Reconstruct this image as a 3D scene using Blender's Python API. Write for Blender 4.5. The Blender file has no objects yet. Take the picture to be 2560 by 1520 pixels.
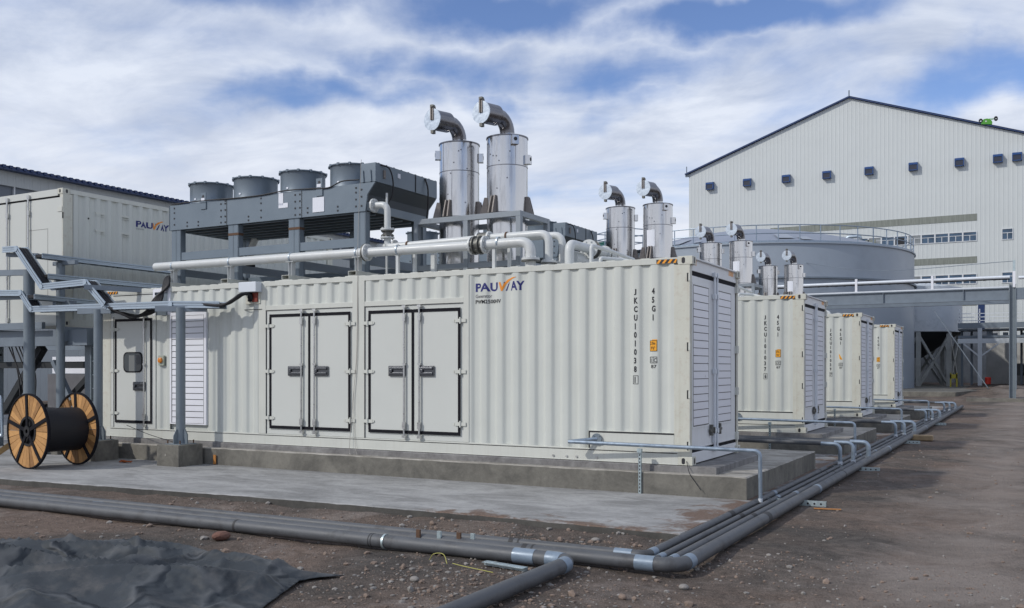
import bpy, bmesh, math, random
from mathutils import Vector, Matrix, noise
R = math.radians
PI = math.pi
C = bpy.context.scene.collection
S = bpy.context.scene
random.seed(7)

# ------------------------------------------------------------------ camera
cam = bpy.data.cameras.new('camera'); camo = bpy.data.objects.new('camera', cam); C.objects.link(camo)
camo.location = (4.0905, -12.5607, 1.3327)
camo.rotation_euler = (R(90), 0, R(28.7568))
cam.sensor_width = 36; cam.lens = 2356.44 / 2560 * 36
cam.shift_y = (922.55 - 760) / 2560
cam.clip_start = 0.1; cam.clip_end = 3000
S.camera = camo

# ------------------------------------------------------------------ light
SUN = Vector((-0.615, -0.789, 0.75)).normalized()      # direction towards the sun
EL = math.asin(SUN.z); AZ = math.atan2(SUN.x, SUN.y)
sl = bpy.data.lights.new('sun', 'SUN'); sl.energy = 2.35; sl.angle = R(1.4); sl.color = (1.0, 0.955, 0.88)
so = bpy.data.objects.new('sun', sl); C.objects.link(so)
so.rotation_euler = SUN.to_track_quat('Z', 'Y').to_euler()
W = bpy.data.worlds.new('World'); S.world = W; W.use_nodes = True
S.view_settings.view_transform = 'Standard'; S.view_settings.look = 'None'
S.view_settings.exposure = 0.0; S.view_settings.gamma = 1.0

def world():
    nt = W.node_tree; N = nt.nodes; L = nt.links; N.clear()
    out = N.new('ShaderNodeOutputWorld')
    sky = N.new('ShaderNodeTexSky'); sky.sky_type = 'NISHITA'; sky.sun_disc = False
    sky.sun_elevation = EL; sky.sun_rotation = AZ; sky.altitude = 3000; sky.air_density = 1.2; sky.dust_density = 0.4
    b1 = N.new('ShaderNodeBackground'); b1.inputs[1].default_value = 0.15
    hs = N.new('ShaderNodeHueSaturation'); hs.inputs['Hue'].default_value = 0.512; hs.inputs['Saturation'].default_value = 1.12; hs.inputs['Value'].default_value = 1.0
    L.new(sky.outputs[0], hs.inputs['Color']); L.new(hs.outputs[0], b1.inputs[0])
    tc = N.new('ShaderNodeTexCoord'); sp = N.new('ShaderNodeSeparateXYZ'); L.new(tc.outputs['Generated'], sp.inputs[0])
    def m(op, a, b=None, c=None, clamp=False):
        n = N.new('ShaderNodeMath'); n.operation = op; n.use_clamp = clamp
        for i, v in enumerate((a, b, c)):
            if v is None: continue
            if isinstance(v, (int, float)): n.inputs[i].default_value = v
            else: L.new(v, n.inputs[i])
        return n.outputs[0]
    z = m('MAXIMUM', sp.outputs[2], 0.0); zz = m('ADD', z, 0.16)
    cx = m('DIVIDE', sp.outputs[0], zz); cy = m('DIVIDE', sp.outputs[1], zz)
    cb = N.new('ShaderNodeCombineXYZ'); L.new(cx, cb.inputs[0]); L.new(cy, cb.inputs[1])
    mp = N.new('ShaderNodeMapping'); mp.inputs['Rotation'].default_value = (0, 0, R(-50)); mp.inputs['Scale'].default_value = (0.95, 1.4, 1)
    L.new(cb.outputs[0], mp.inputs[0])
    def nz(src, scale, det, rough, dist):
        n = N.new('ShaderNodeTexNoise'); n.inputs['Scale'].default_value = scale; n.inputs['Detail'].default_value = det
        n.inputs['Roughness'].default_value = rough; n.inputs['Distortion'].default_value = dist; L.new(src, n.inputs['Vector']); return n.outputs[0]
    n1 = nz(mp.outputs[0], 1.1, 12, 0.56, 0.5)
    n2 = nz(cb.outputs[0], 4.5, 10, 0.6, 0.35)
    # thin gaps of blue between the cloud banks: soft regions of direction where the cover opens
    wob = N.new('ShaderNodeTexNoise'); wob.inputs['Scale'].default_value = 7; wob.inputs['Detail'].default_value = 6; L.new(tc.outputs['Generated'], wob.inputs['Vector'])
    vs = N.new('ShaderNodeVectorMath'); vs.operation = 'SUBTRACT'; L.new(wob.outputs['Color'], vs.inputs[0]); vs.inputs[1].default_value = (.5, .5, .5)
    va = N.new('ShaderNodeVectorMath'); va.operation = 'MULTIPLY_ADD'; L.new(vs.outputs[0], va.inputs[0]); va.inputs[1].default_value = (.3, .3, .13); L.new(tc.outputs['Generated'], va.inputs[2])
    gap = None
    for (d, rx, rz, s) in GAPS:
        v = N.new('ShaderNodeVectorMath'); v.operation = 'SUBTRACT'; L.new(va.outputs[0], v.inputs[0]); v.inputs[1].default_value = d
        sc = N.new('ShaderNodeVectorMath'); sc.operation = 'MULTIPLY'; L.new(v.outputs[0], sc.inputs[0]); sc.inputs[1].default_value = (1/rx, 1/rx, 1/rz)
        ln = N.new('ShaderNodeVectorMath'); ln.operation = 'LENGTH'; L.new(sc.outputs[0], ln.inputs[0])
        g = m('MULTIPLY', m('SUBTRACT', 1.0, ln.outputs['Value'], clamp=True), s)
        gap = g if gap is None else m('MAXIMUM', gap, g)
    cov = m('ADD', m('MULTIPLY', n1, 1.5), m('MULTIPLY', n2, 0.5))            # ~ 0.6 .. 1.4
    cov = m('ADD', cov, 0.06)
    low = m('MULTIPLY', m('SUBTRACT', 0.24, z, clamp=True), 2.0)
    cov = m('ADD', m('SUBTRACT', cov, gap), low)
    rp = N.new('ShaderNodeMapRange'); rp.interpolation_type = 'SMOOTHSTEP'; L.new(cov, rp.inputs[0])
    rp.inputs[1].default_value = 0.44; rp.inputs[2].default_value = 1.20; rp.inputs[3].default_value = 0.0; rp.inputs[4].default_value = 1.0
    # cloud tone: white where thick, blue grey where the base is in shade
    n3 = nz(mp.outputs[0], 2.3, 9, 0.6, 0.5)
    cr = N.new('ShaderNodeValToRGB'); cr.color_ramp.elements[0].position = 0.33; cr.color_ramp.elements[1].position = 0.62
    cr.color_ramp.elements[0].color = (0.50, 0.575, 0.74, 1); cr.color_ramp.elements[1].color = (0.80, 0.86, 0.98, 1)
    L.new(n3, cr.inputs[0])
    hz = N.new('ShaderNodeMix'); hz.data_type = 'RGBA'
    L.new(m('MULTIPLY', m('SUBTRACT', 0.27, z, clamp=True), 5.0, clamp=True), hz.inputs[0]); L.new(cr.outputs[0], hz.inputs[6]); hz.inputs[7].default_value = (0.90, 0.93, 1.0, 1)
    b2 = N.new('ShaderNodeBackground'); L.new(hz.outputs[2], b2.inputs[0]); b2.inputs[1].default_value = 0.97
    mx = N.new('ShaderNodeMixShader'); L.new(rp.outputs[0], mx.inputs[0]); L.new(b1.outputs[0], mx.inputs[1]); L.new(b2.outputs[0], mx.inputs[2])
    L.new(mx.outputs[0], out.inputs[0])
GAPS = [((-.46,.81,.370), .22, .045, 1.1), ((-.505,.81,.305), .13, .04, .95), ((-.60,.75,.275), .15, .022, .6), ((-.246,.909,.345), .18, .035, 1.0),
        ((-.01,.962,.262), .16, .045, .95), ((-.70,.629,.375), .26, .035, .65), ((-.36,.88,.30), .14, .03, .6), ((-.40,.85,.27), .12, .02, .6), ((.2,.4,.8), .6, .4, .4), ((-.6,-.5,.6), .5, .3, .4), ((.75,-.55,.30), .55, .3, .6), ((-.95,.15,.3), .35, .3, .9)]  # last but one gap, unseen behind the camera, is added to darken stack reflections
world()

# ------------------------------------------------------------------ materials
MATS = {}
def mat(name, col, rough=0.6, metal=0.0, var=0.0, vscale=3.0, bump=0.0, bscale=40.0, dirt_or_reflection=None, dscale=2.0, damt=0.0, streak=0.0, spec=0.5, stretch=(1,1,1), sheen=None):
    if name in MATS: return MATS[name]
    m = bpy.data.materials.new(name); m.use_nodes = True; MATS[name] = m
    nt = m.node_tree; N = nt.nodes; L = nt.links; b = N['Principled BSDF']
    b.inputs['Roughness'].default_value = rough; b.inputs['Metallic'].default_value = metal; b.inputs['Specular IOR Level'].default_value = spec
    b.inputs['Base Color'].default_value = (*col, 1)
    tc = N.new('ShaderNodeTexCoord'); mp = N.new('ShaderNodeMapping'); L.new(tc.outputs['Object'], mp.inputs[0]); mp.inputs['Scale'].default_value = stretch
    cur = None
    if var > 0:
        n = N.new('ShaderNodeTexNoise'); n.inputs['Scale'].default_value = vscale; n.inputs['Detail'].default_value = 8; n.inputs['Roughness'].default_value = .65
        L.new(mp.outputs[0], n.inputs[0])
        r = N.new('ShaderNodeMapRange'); L.new(n.outputs[0], r.inputs[0]); r.inputs[1].default_value = .3; r.inputs[2].default_value = .7
        r.inputs[3].default_value = 1 - var; r.inputs[4].default_value = 1 + var
        x = N.new('ShaderNodeMix'); x.data_type = 'RGBA'; x.blend_type = 'MULTIPLY'; x.inputs[0].default_value = 1
        x.inputs[6].default_value = (*col, 1); L.new(r.outputs[0], x.inputs[7]); cur = x.outputs[2]
        rr = N.new('ShaderNodeMapRange'); L.new(n.outputs[0], rr.inputs[0]); rr.inputs[1].default_value = .3; rr.inputs[2].default_value = .7
        rr.inputs[3].default_value = max(rough - .1, .05); rr.inputs[4].default_value = min(rough + .12, 1); L.new(rr.outputs[0], b.inputs['Roughness'])
    if streak > 0:                                             # rain streaks running down a wall
        mp2 = N.new('ShaderNodeMapping'); L.new(tc.outputs['Object'], mp2.inputs[0]); mp2.inputs['Scale'].default_value = (7, 7, .35)
        n = N.new('ShaderNodeTexNoise'); n.inputs['Scale'].default_value = 2.5; n.inputs['Detail'].default_value = 6; L.new(mp2.outputs[0], n.inputs[0])
        r = N.new('ShaderNodeMapRange'); L.new(n.outputs[0], r.inputs[0]); r.inputs[1].default_value = .5; r.inputs[2].default_value = .85; r.inputs[3].default_value = 0; r.inputs[4].default_value = streak
        x = N.new('ShaderNodeMix'); x.data_type = 'RGBA'; L.new(r.outputs[0], x.inputs[0])
        if cur is None: x.inputs[6].default_value = (*col, 1)
        else: L.new(cur, x.inputs[6])
        x.inputs[7].default_value = (col[0]*.55, col[1]*.48, col[2]*.38, 1); cur = x.outputs[2]
    if dirt_or_reflection is not None:
        n = N.new('ShaderNodeTexNoise'); n.inputs['Scale'].default_value = dscale; n.inputs['Detail'].default_value = 10; n.inputs['Roughness'].default_value = .7
        L.new(mp.outputs[0], n.inputs[0])
        r = N.new('ShaderNodeMapRange'); L.new(n.outputs[0], r.inputs[0]); r.inputs[1].default_value = .52; r.inputs[2].default_value = .68; r.inputs[3].default_value = 0; r.inputs[4].default_value = damt
        x = N.new('ShaderNodeMix'); x.data_type = 'RGBA'; L.new(r.outputs[0], x.inputs[0])
        if cur is None: x.inputs[6].default_value = (*col, 1)
        else: L.new(cur, x.inputs[6])
        x.inputs[7].default_value = (*dirt_or_reflection, 1); cur = x.outputs[2]
    if cur is not None: L.new(cur, b.inputs['Base Color'])
    if bump > 0:
        n = N.new('ShaderNodeTexNoise'); n.inputs['Scale'].default_value = bscale; n.inputs['Detail'].default_value = 6; L.new(mp.outputs[0], n.inputs[0])
        bp = N.new('ShaderNodeBump'); bp.inputs['Strength'].default_value = 1; bp.inputs['Distance'].default_value = bump; L.new(n.outputs[0], bp.inputs['Height']); L.new(bp.outputs[0], b.inputs['Normal'])
    return m
cream = mat('cream_paint', (.545, .565, .53), .42, var=.03, vscale=1.3, bump=.0012, bscale=6, streak=.10)
creamrust = mat('cream_paint_worn', (.56, .56, .49), .5, var=.05, vscale=2, streak=.3, dirt_or_reflection=(.28, .12, .05), dscale=9, damt=.25)
rail_m = mat('rail_paint', (.56, .57, .525), .45, var=.04, vscale=2, streak=.18, bump=.001, bscale=5)
flatcream = mat('door_paint', (.555, .57, .54), .4, var=.02, vscale=.8, bump=.0008, bscale=3)
doorgrey = mat('end_door_paint', (.70, .715, .73), .4, var=.03, vscale=2, streak=.12)
louver_m = mat('louver_white', (.76, .77, .82), .35, var=.02)
black = mat('rubber_black', (.010, .010, .014), .75, spec=.15)
dark = mat('dark_recess', (.02, .021, .024), .8)
steel = mat('galvanised_bar', (.55, .55, .54), .32, .9, var=.12, vscale=12)
chrome = mat('polished_handle', (.12, .125, .135), .30, .9, var=.08, vscale=20)
stain = mat('stainless_steel', (.60, .595, .595), .17, 1, var=.06, vscale=2.5, bump=.006, bscale=1.7, dirt_or_reflection=(.20, .19, .19), dscale=1.3, damt=.6, stretch=(3.2, 3.2, .35))  # upright dark streaks put into the colour imitate dark bands reflected in the steel
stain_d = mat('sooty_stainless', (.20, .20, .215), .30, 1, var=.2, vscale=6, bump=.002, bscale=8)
cap_m = mat('galvanised_cap', (.50, .56, .63), .42, .85, var=.14, vscale=14, dirt_or_reflection=(.36, .41, .48), dscale=18, damt=.6)
bolt_m = mat('bronze_bracket', (.22, .20, .19), .6, .35, var=.2, vscale=20)
cooler_m = mat('cooler_blue_grey', (.155, .195, .235), .42, .15, var=.06, vscale=1.5, bump=.001, bscale=4)
cooler_l = mat('fan_ring_grey', (.165, .20, .235), .38, .3, var=.06, vscale=2)
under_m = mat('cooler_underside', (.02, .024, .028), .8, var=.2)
frame_m = mat('frame_grey_paint', (.235, .265, .295), .45, .1, var=.07, vscale=3)
post_m = mat('blue_grey_steel', (.18, .215, .245), .42, .15, var=.16, vscale=3, bump=.001, bscale=20, dirt_or_reflection=(.10, .12, .13), dscale=3, damt=.5)
girder_m = mat('girder_grey', (.17, .205, .245), .5, .05, var=.12, vscale=2)
white_pipe = mat('white_pipe_paint', (.55, .57, .57), .4, var=.05, vscale=3, bump=.001, bscale=15, dirt_or_reflection=(.42, .40, .36), dscale=6, damt=.35)
valve_m = mat('valve_grey', (.14, .14, .13), .5, .5, var=.2, vscale=12)
galv = mat('galvanised_tray', (.40, .47, .54), .36, .55, var=.06, vscale=3)
galv_b = mat('bright_galvanised', (.66, .70, .75), .38, .15, var=.04, vscale=3)
galv_p = mat('galvanised_pipe', (.27, .33, .40), .38, .55, var=.22, vscale=9, bump=.0006, bscale=30)
strut_m = mat('strut_channel', (.45, .53, .55), .4, .6, var=.12, vscale=12)
cable_m = mat('black_cable', (.007, .007, .010), .62)
gpipe = mat('weathered_pipe', (.088, .093, .101), .55, .1, var=.24, vscale=2.6, bump=.001, bscale=35, dirt_or_reflection=(.040, .039, .041), dscale=3.3, damt=.7)
tape_m = mat('silver_tape', (.19, .245, .31), .42, .15, var=.12, vscale=14, bump=.001, bscale=30)
wood_m = None
paper = mat('paper_label', (.72, .74, .80), .5)
orange = mat('hazard_orange', (.82, .33, .02), .5)
hblack = mat('hazard_black', (.02, .02, .025), .5)
ink = mat('black_lettering', (.012, .012, .016), .5)
navy = mat('navy_lettering', (.012, .016, .14), .5)
logor = mat('orange_lettering', (.78, .27, .02), .5)
greyink = mat('grey_lettering', (.13, .13, .14), .5)
amber = mat('amber_lens', (.65, .22, .03), .25)
redbox = mat('rust_red_plate', (.20, .028, .015), .5)
tank_m = mat('tank_grey_paint', (.31, .355, .41), .42, .05, var=.07, vscale=.25, dirt_or_reflection=(.255, .295, .34), dscale=.35, damt=.6)
tank_roof = mat('tank_roof_grey', (.24, .27, .33), .5, .1, var=.08, vscale=.3)
tank_patch = mat('tank_roof_patch', (.30, .33, .38), .5)
silo_m = mat('silo_primer_grey', (.52, .56, .60), .5, .1, var=.10, vscale=.6, dirt_or_reflection=(.36, .40, .44), dscale=.8, damt=.9)
wall_m = None
blue_trim = mat('blue_trim', (.008, .03, .11), .4)
blue_vent = mat('blue_vent', (.007, .055, .20), .5)
vent_in = mat('vent_dark', (.022, .028, .05), .6, var=.2, vscale=4)
skylt = mat('weathered_strip', (.19, .205, .18), .5, var=.3, vscale=1.2, stretch=(6, 1, .6))
winframe = mat('window_frame_white', (.58, .60, .62), .5)
glass = mat('window_glass', (.045, .085, .14), .12, .0, var=.5, vscale=.8)
conc_wall = mat('old_concrete_wall', (.42, .42, .41), .85, var=.25, vscale=.5, streak=.3)
brick_m = mat('pale_brick', (.30, .22, .13), .9, var=.2, vscale=8)
rust_m = mat('rust', (.11, .062, .038), .9, var=.2, vscale=30)
red_m = mat('red_plastic', (.55, .03, .015), .5)
green_m = mat('green_paint', (.06, .28, .02), .5)
yellow_wire = mat('yellow_wire', (.38, .36, .10), .5)
card = mat('cardboard', (.22, .12, .06), .8, var=.15, vscale=6)

def concrete(name, col, stainc, sc=1.2, dirtmask=False):
    m = bpy.data.materials.new(name); m.use_nodes = True; nt = m.node_tree; N = nt.nodes; L = nt.links; b = N['Principled BSDF']
    b.inputs['Roughness'].default_value = .85; b.inputs['Specular IOR Level'].default_value = .3
    tc = N.new('ShaderNodeTexCoord'); o = tc.outputs['Object']
    def nz(scale, det=8, rough=.6, st=None, dist=0):
        n = N.new('ShaderNodeTexNoise'); n.inputs['Scale'].default_value = scale; n.inputs['Detail'].default_value = det; n.inputs['Roughness'].default_value = rough; n.inputs['Distortion'].default_value = dist
        if st:
            mp = N.new('ShaderNodeMapping'); mp.inputs['Scale'].default_value = st; L.new(o, mp.inputs[0]); L.new(mp.outputs[0], n.inputs[0])
        else: L.new(o, n.inputs[0])
        return n.outputs[0]
    def ramp(src, a, b_, c0, c1):
        r = N.new('ShaderNodeMapRange'); L.new(src, r.inputs[0]); r.inputs[1].default_value = a; r.inputs[2].default_value = b_; r.inputs[3].default_value = c0; r.inputs[4].default_value = c1; return r.outputs[0]
    def mix(f, a, c, bt='MIX'):
        x = N.new('ShaderNodeMix'); x.data_type = 'RGBA'; x.blend_type = bt
        for i, v in ((0, f), (6, a), (7, c)):
            if isinstance(v, tuple): x.inputs[i].default_value = (*v, 1)
            elif isinstance(v, (int, float)): x.inputs[i].default_value = v
            else: L.new(v, x.inputs[i])
        return x.outputs[2]
    cur = mix(ramp(nz(sc, 9, .65, (1, 2.2, 1), .6), .36, .62, 0, 1), stainc, col)
    cur = mix(1.0, cur, ramp(nz(14, 6, .7), .3, .7, .86, 1.12), 'MULTIPLY')
    cur = mix(ramp(nz(5, 8, .75), .60, .72, 0, .5), cur, tuple(c*.55 for c in stainc))
    if dirtmask:
        sp = N.new('ShaderNodeSeparateXYZ'); L.new(o, sp.inputs[0])
        def mm(op, a, c, cl=False):
            n = N.new('ShaderNodeMath'); n.operation = op; n.use_clamp = cl
            for i, v in enumerate((a, c)):
                if isinstance(v, (int, float)): n.inputs[i].default_value = v
                else: L.new(v, n.inputs[i])
            return n.outputs[0]
        ex = mm('MULTIPLY', mm('SUBTRACT', sp.outputs[0], -.15), .75)          # soil trodden in from the pipe side
        ey = mm('MULTIPLY', mm('SUBTRACT', -2.25, sp.outputs[1]), .9)
        near = mm('MULTIPLY', mm('SUBTRACT', sp.outputs[0], -3.2, True), 1.0, True)
        e = mm('MAXIMUM', ex, mm('MULTIPLY', ey, near))
        f = ramp(mm('ADD', e, mm('MULTIPLY', mm('SUBTRACT', nz(2.2, 9, .7, None, .5), .5), 2.6)), .42, .72, 0, .92)
        cur = mix(f, cur, mix(ramp(nz(30, 4, .6), .35, .65, 0, 1), (.10, .062, .045), (.17, .115, .085)))
        sx = N.new('ShaderNodeTexVoronoi'); sx.inputs['Scale'].default_value = 9; L.new(o, sx.inputs[0])
        g = ramp(sx.outputs['Distance'], .05, .09, .8, 0)
        cur = mix(mm('MULTIPLY', g, ramp(nz(1.7), .5, .62, 0, 1)), cur, (.07, .055, .045))
    L.new(cur, b.inputs['Base Color'])
    bp = N.new('ShaderNodeBump'); bp.inputs['Distance'].default_value = .006; L.new(nz(22, 8, .7), bp.inputs['Height']); L.new(bp.outputs[0], b.inputs['Normal'])
    return m
pave_m = concrete('pavement_concrete', (.345, .345, .342), (.20, .20, .198), .9, True)
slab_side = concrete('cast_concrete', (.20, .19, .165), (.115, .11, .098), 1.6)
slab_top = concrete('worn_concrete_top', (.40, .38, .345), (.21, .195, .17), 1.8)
plinth_m = concrete('grey_plinth', (.25, .245, .24), (.145, .14, .14), 2.5)

def dirt_mat():
    m = bpy.data.materials.new('gravelly_soil'); m.use_nodes = True; nt = m.node_tree; N = nt.nodes; L = nt.links; b = N['Principled BSDF']
    b.inputs['Roughness'].default_value = .95; b.inputs['Specular IOR Level'].default_value = .15
    tc = N.new('ShaderNodeTexCoord'); o = tc.outputs['Object']
    def nz(scale, det=8, rough=.6, dist=0):
        n = N.new('ShaderNodeTexNoise'); n.inputs['Scale'].default_value = scale; n.inputs['Detail'].default_value = det; n.inputs['Roughness'].default_value = rough; n.inputs['Distortion'].default_value = dist
        L.new(o, n.inputs[0]); return n.outputs[0]
    def ramp(src, a, b_, c0, c1):
        r = N.new('ShaderNodeMapRange'); L.new(src, r.inputs[0]); r.inputs[1].default_value = a; r.inputs[2].default_value = b_; r.inputs[3].default_value = c0; r.inputs[4].default_value = c1; return r.outputs[0]
    def mix(f, a, c, bt='MIX'):
        x = N.new('ShaderNodeMix'); x.data_type = 'RGBA'; x.blend_type = bt
        for i, v in ((0, f), (6, a), (7, c)):
            if isinstance(v, tuple): x.inputs[i].default_value = (*v, 1)
            elif isinstance(v, (int, float)): x.inputs[i].default_value = v
            else: L.new(v, x.inputs[i])
        return x.outputs[2]
    cur = mix(ramp(nz(.45, 8, .6, .6), .38, .62, 0, 1), (.082, .073, .066), (.158, .120, .098))
    cur = mix(ramp(nz(.8, 10, .7, .4), .54, .66, 0, .75), cur, (.22, .188, .168))
    cur = mix(1.0, cur, ramp(nz(9, 8, .75), .3, .7, .62, 1.38), 'MULTIPLY')
    cur = mix(1.0, cur, ramp(nz(60, 5, .7), .3, .7, .6, 1.4), 'MULTIPLY')
    spx = N.new('ShaderNodeSeparateXYZ'); L.new(o, spx.inputs[0])
    def mth(op, a, c, cl=False):
        n = N.new('ShaderNodeMath'); n.operation = op; n.use_clamp = cl
        for i, vv in enumerate((a, c)):
            if isinstance(vv, (int, float)): n.inputs[i].default_value = vv
            else: L.new(vv, n.inputs[i])
        return n.outputs[0]
    tr = mth('SUBTRACT', 1.0, mth('ABSOLUTE', mth('MULTIPLY', mth('SUBTRACT', spx.outputs[0], 3.7), .55), 0), True)
    cur = mix(ramp(mth('ADD', mth('MULTIPLY', tr, .30), nz(.7, 10, .72, .6)), .56, .86, 0, .8), cur, (.26, .225, .20))
    v = N.new('ShaderNodeTexVoronoi'); v.inputs['Scale'].default_value = 38; L.new(o, v.inputs[0])
    cur = mix(ramp(v.outputs['Distance'], .12, .28, .55, 0), cur, mix(ramp(v.outputs['Color'], .2, .8, 0, 1), (.05, .045, .045), (.24, .20, .175)))
    L.new(cur, b.inputs['Base Color'])
    a = N.new('ShaderNodeMath'); a.operation = 'ADD'; L.new(nz(18, 9, .75), a.inputs[0]); L.new(ramp(v.outputs['Distance'], 0, .4, .5, 0), a.inputs[1])
    bp = N.new('ShaderNodeBump'); bp.inputs['Distance'].default_value = .022; L.new(a.outputs[0], bp.inputs['Height']); L.new(bp.outputs[0], b.inputs['Normal'])
    return m
dirt_m = dirt_mat()
stone_a = mat('stone_brown', (.20, .15, .12), .9, var=.3, vscale=12, bump=.004, bscale=40)
stone_b = mat('stone_grey', (.23, .215, .20), .9, var=.3, vscale=12, bump=.004, bscale=40)
rock_red = mat('red_rock', (.15, .075, .055), .85, var=.3, vscale=8, bump=.006, bscale=25)
def cloth_mat():
    m = mat('dark_tarpaulin', (.036, .043, .050), .66, var=.28, vscale=3.5, bump=.006, bscale=6, dirt_or_reflection=(.125, .118, .112), dscale=2.2, damt=.6, spec=.35)
    nt = m.node_tree; N = nt.nodes; L = nt.links; b = N['Principled BSDF']; tc = N.new('ShaderNodeTexCoord')
    n = N.new('ShaderNodeTexNoise'); n.inputs['Scale'].default_value = 1.6; n.inputs['Detail'].default_value = 3; L.new(tc.outputs['Object'], n.inputs[0])
    va = N.new('ShaderNodeVectorMath'); va.operation = 'MULTIPLY_ADD'; L.new(n.outputs['Color'], va.inputs[0]); va.inputs[1].default_value = (.9, .9, 0); L.new(tc.outputs['Object'], va.inputs[2])
    mp = N.new('ShaderNodeMapping'); mp.inputs['Scale'].default_value = (1, 1.5, 0); mp.inputs['Rotation'].default_value = (0, 0, .5); L.new(va.outputs[0], mp.inputs[0])
    v = N.new('ShaderNodeTexVoronoi'); v.feature = 'DISTANCE_TO_EDGE'; v.inputs['Scale'].default_value = .9; L.new(mp.outputs[0], v.inputs[0])
    r = N.new('ShaderNodeMapRange'); r.interpolation_type = 'SMOOTHSTEP'; L.new(v.outputs['Distance'], r.inputs[0]); r.inputs[1].default_value = 0; r.inputs[2].default_value = .16; r.inputs[3].default_value = 1; r.inputs[4].default_value = 0
    old = b.inputs['Normal'].links[0].from_socket; bp = N.new('ShaderNodeBump'); bp.inputs['Distance'].default_value = .06; L.new(r.outputs[0], bp.inputs['Height']); L.new(old, bp.inputs['Normal']); L.new(bp.outputs[0], b.inputs['Normal'])
    r2 = N.new('ShaderNodeMapRange'); L.new(v.outputs['Distance'], r2.inputs[0]); r2.inputs[1].default_value = 0; r2.inputs[2].default_value = .05; r2.inputs[3].default_value = .45; r2.inputs[4].default_value = 0
    x = N.new('ShaderNodeMix'); x.data_type = 'RGBA'; L.new(r2.outputs[0], x.inputs[0]); L.new(b.inputs['Base Color'].links[0].from_socket, x.inputs[6]); x.inputs[7].default_value = (.13, .135, .14, 1); L.new(x.outputs[2], b.inputs['Base Color'])
    return m
tarp_m = cloth_mat()
def wood():
    m = bpy.data.materials.new('reel_wood'); m.use_nodes = True; nt = m.node_tree; N = nt.nodes; L = nt.links; b = N['Principled BSDF']; b.inputs['Roughness'].default_value = .7
    oi = N.new('ShaderNodeObjectInfo'); tc = N.new('ShaderNodeTexCoord'); at = N.new('ShaderNodeAttribute'); at.attribute_name = 'tint'
    n = N.new('ShaderNodeTexNoise'); n.inputs['Scale'].default_value = 9; n.inputs['Detail'].default_value = 8; n.inputs['Distortion'].default_value = 1; L.new(tc.outputs['Object'], n.inputs[0])
    a = N.new('ShaderNodeMath'); a.operation = 'MULTIPLY_ADD'; L.new(at.outputs['Fac'], a.inputs[0]); a.inputs[1].default_value = .62; 
    s = N.new('ShaderNodeMath'); s.operation = 'MULTIPLY'; L.new(n.outputs[0], s.inputs[0]); s.inputs[1].default_value = .45; L.new(s.outputs[0], a.inputs[2])
    cr = N.new('ShaderNodeValToRGB'); cr.color_ramp.elements[0].position = .15; cr.color_ramp.elements[0].color = (.15, .065, .02, 1); cr.color_ramp.elements[1].position = .85; cr.color_ramp.elements[1].color = (.58, .31, .11, 1)
    L.new(a.outputs[0], cr.inputs[0]); L.new(cr.outputs[0], b.inputs['Base Color']); return m
wood_m = wood()
def cladding(name, col, axis, pitch):                        # ribbed metal sheet on a far wall: ribs as bump plus weather streaks
    m = mat(name, col, .5, var=.03, vscale=.3, streak=.12)
    nt = m.node_tree; N = nt.nodes; L = nt.links; b = N['Principled BSDF']
    tc = N.new('ShaderNodeTexCoord'); sp = N.new('ShaderNodeSeparateXYZ'); L.new(tc.outputs['Object'], sp.inputs[0])
    q = N.new('ShaderNodeMath'); q.operation = 'PINGPONG'; L.new(sp.outputs[axis], q.inputs[0]); q.inputs[1].default_value = pitch / 2
    r = N.new('ShaderNodeMapRange'); L.new(q.outputs[0], r.inputs[0]); r.inputs[1].default_value = pitch * .30; r.inputs[2].default_value = pitch * .40; r.inputs[3].default_value = 0; r.inputs[4].default_value = 1
    bp = N.new('ShaderNodeBump'); bp.inputs['Distance'].default_value = pitch * .035; L.new(r.outputs[0], bp.inputs['Height']); L.new(bp.outputs[0], b.inputs['Normal'])
    return m
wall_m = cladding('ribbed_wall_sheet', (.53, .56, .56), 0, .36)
wall_side = cladding('ribbed_side_sheet', (.40, .42, .42), 1, .36)

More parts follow.
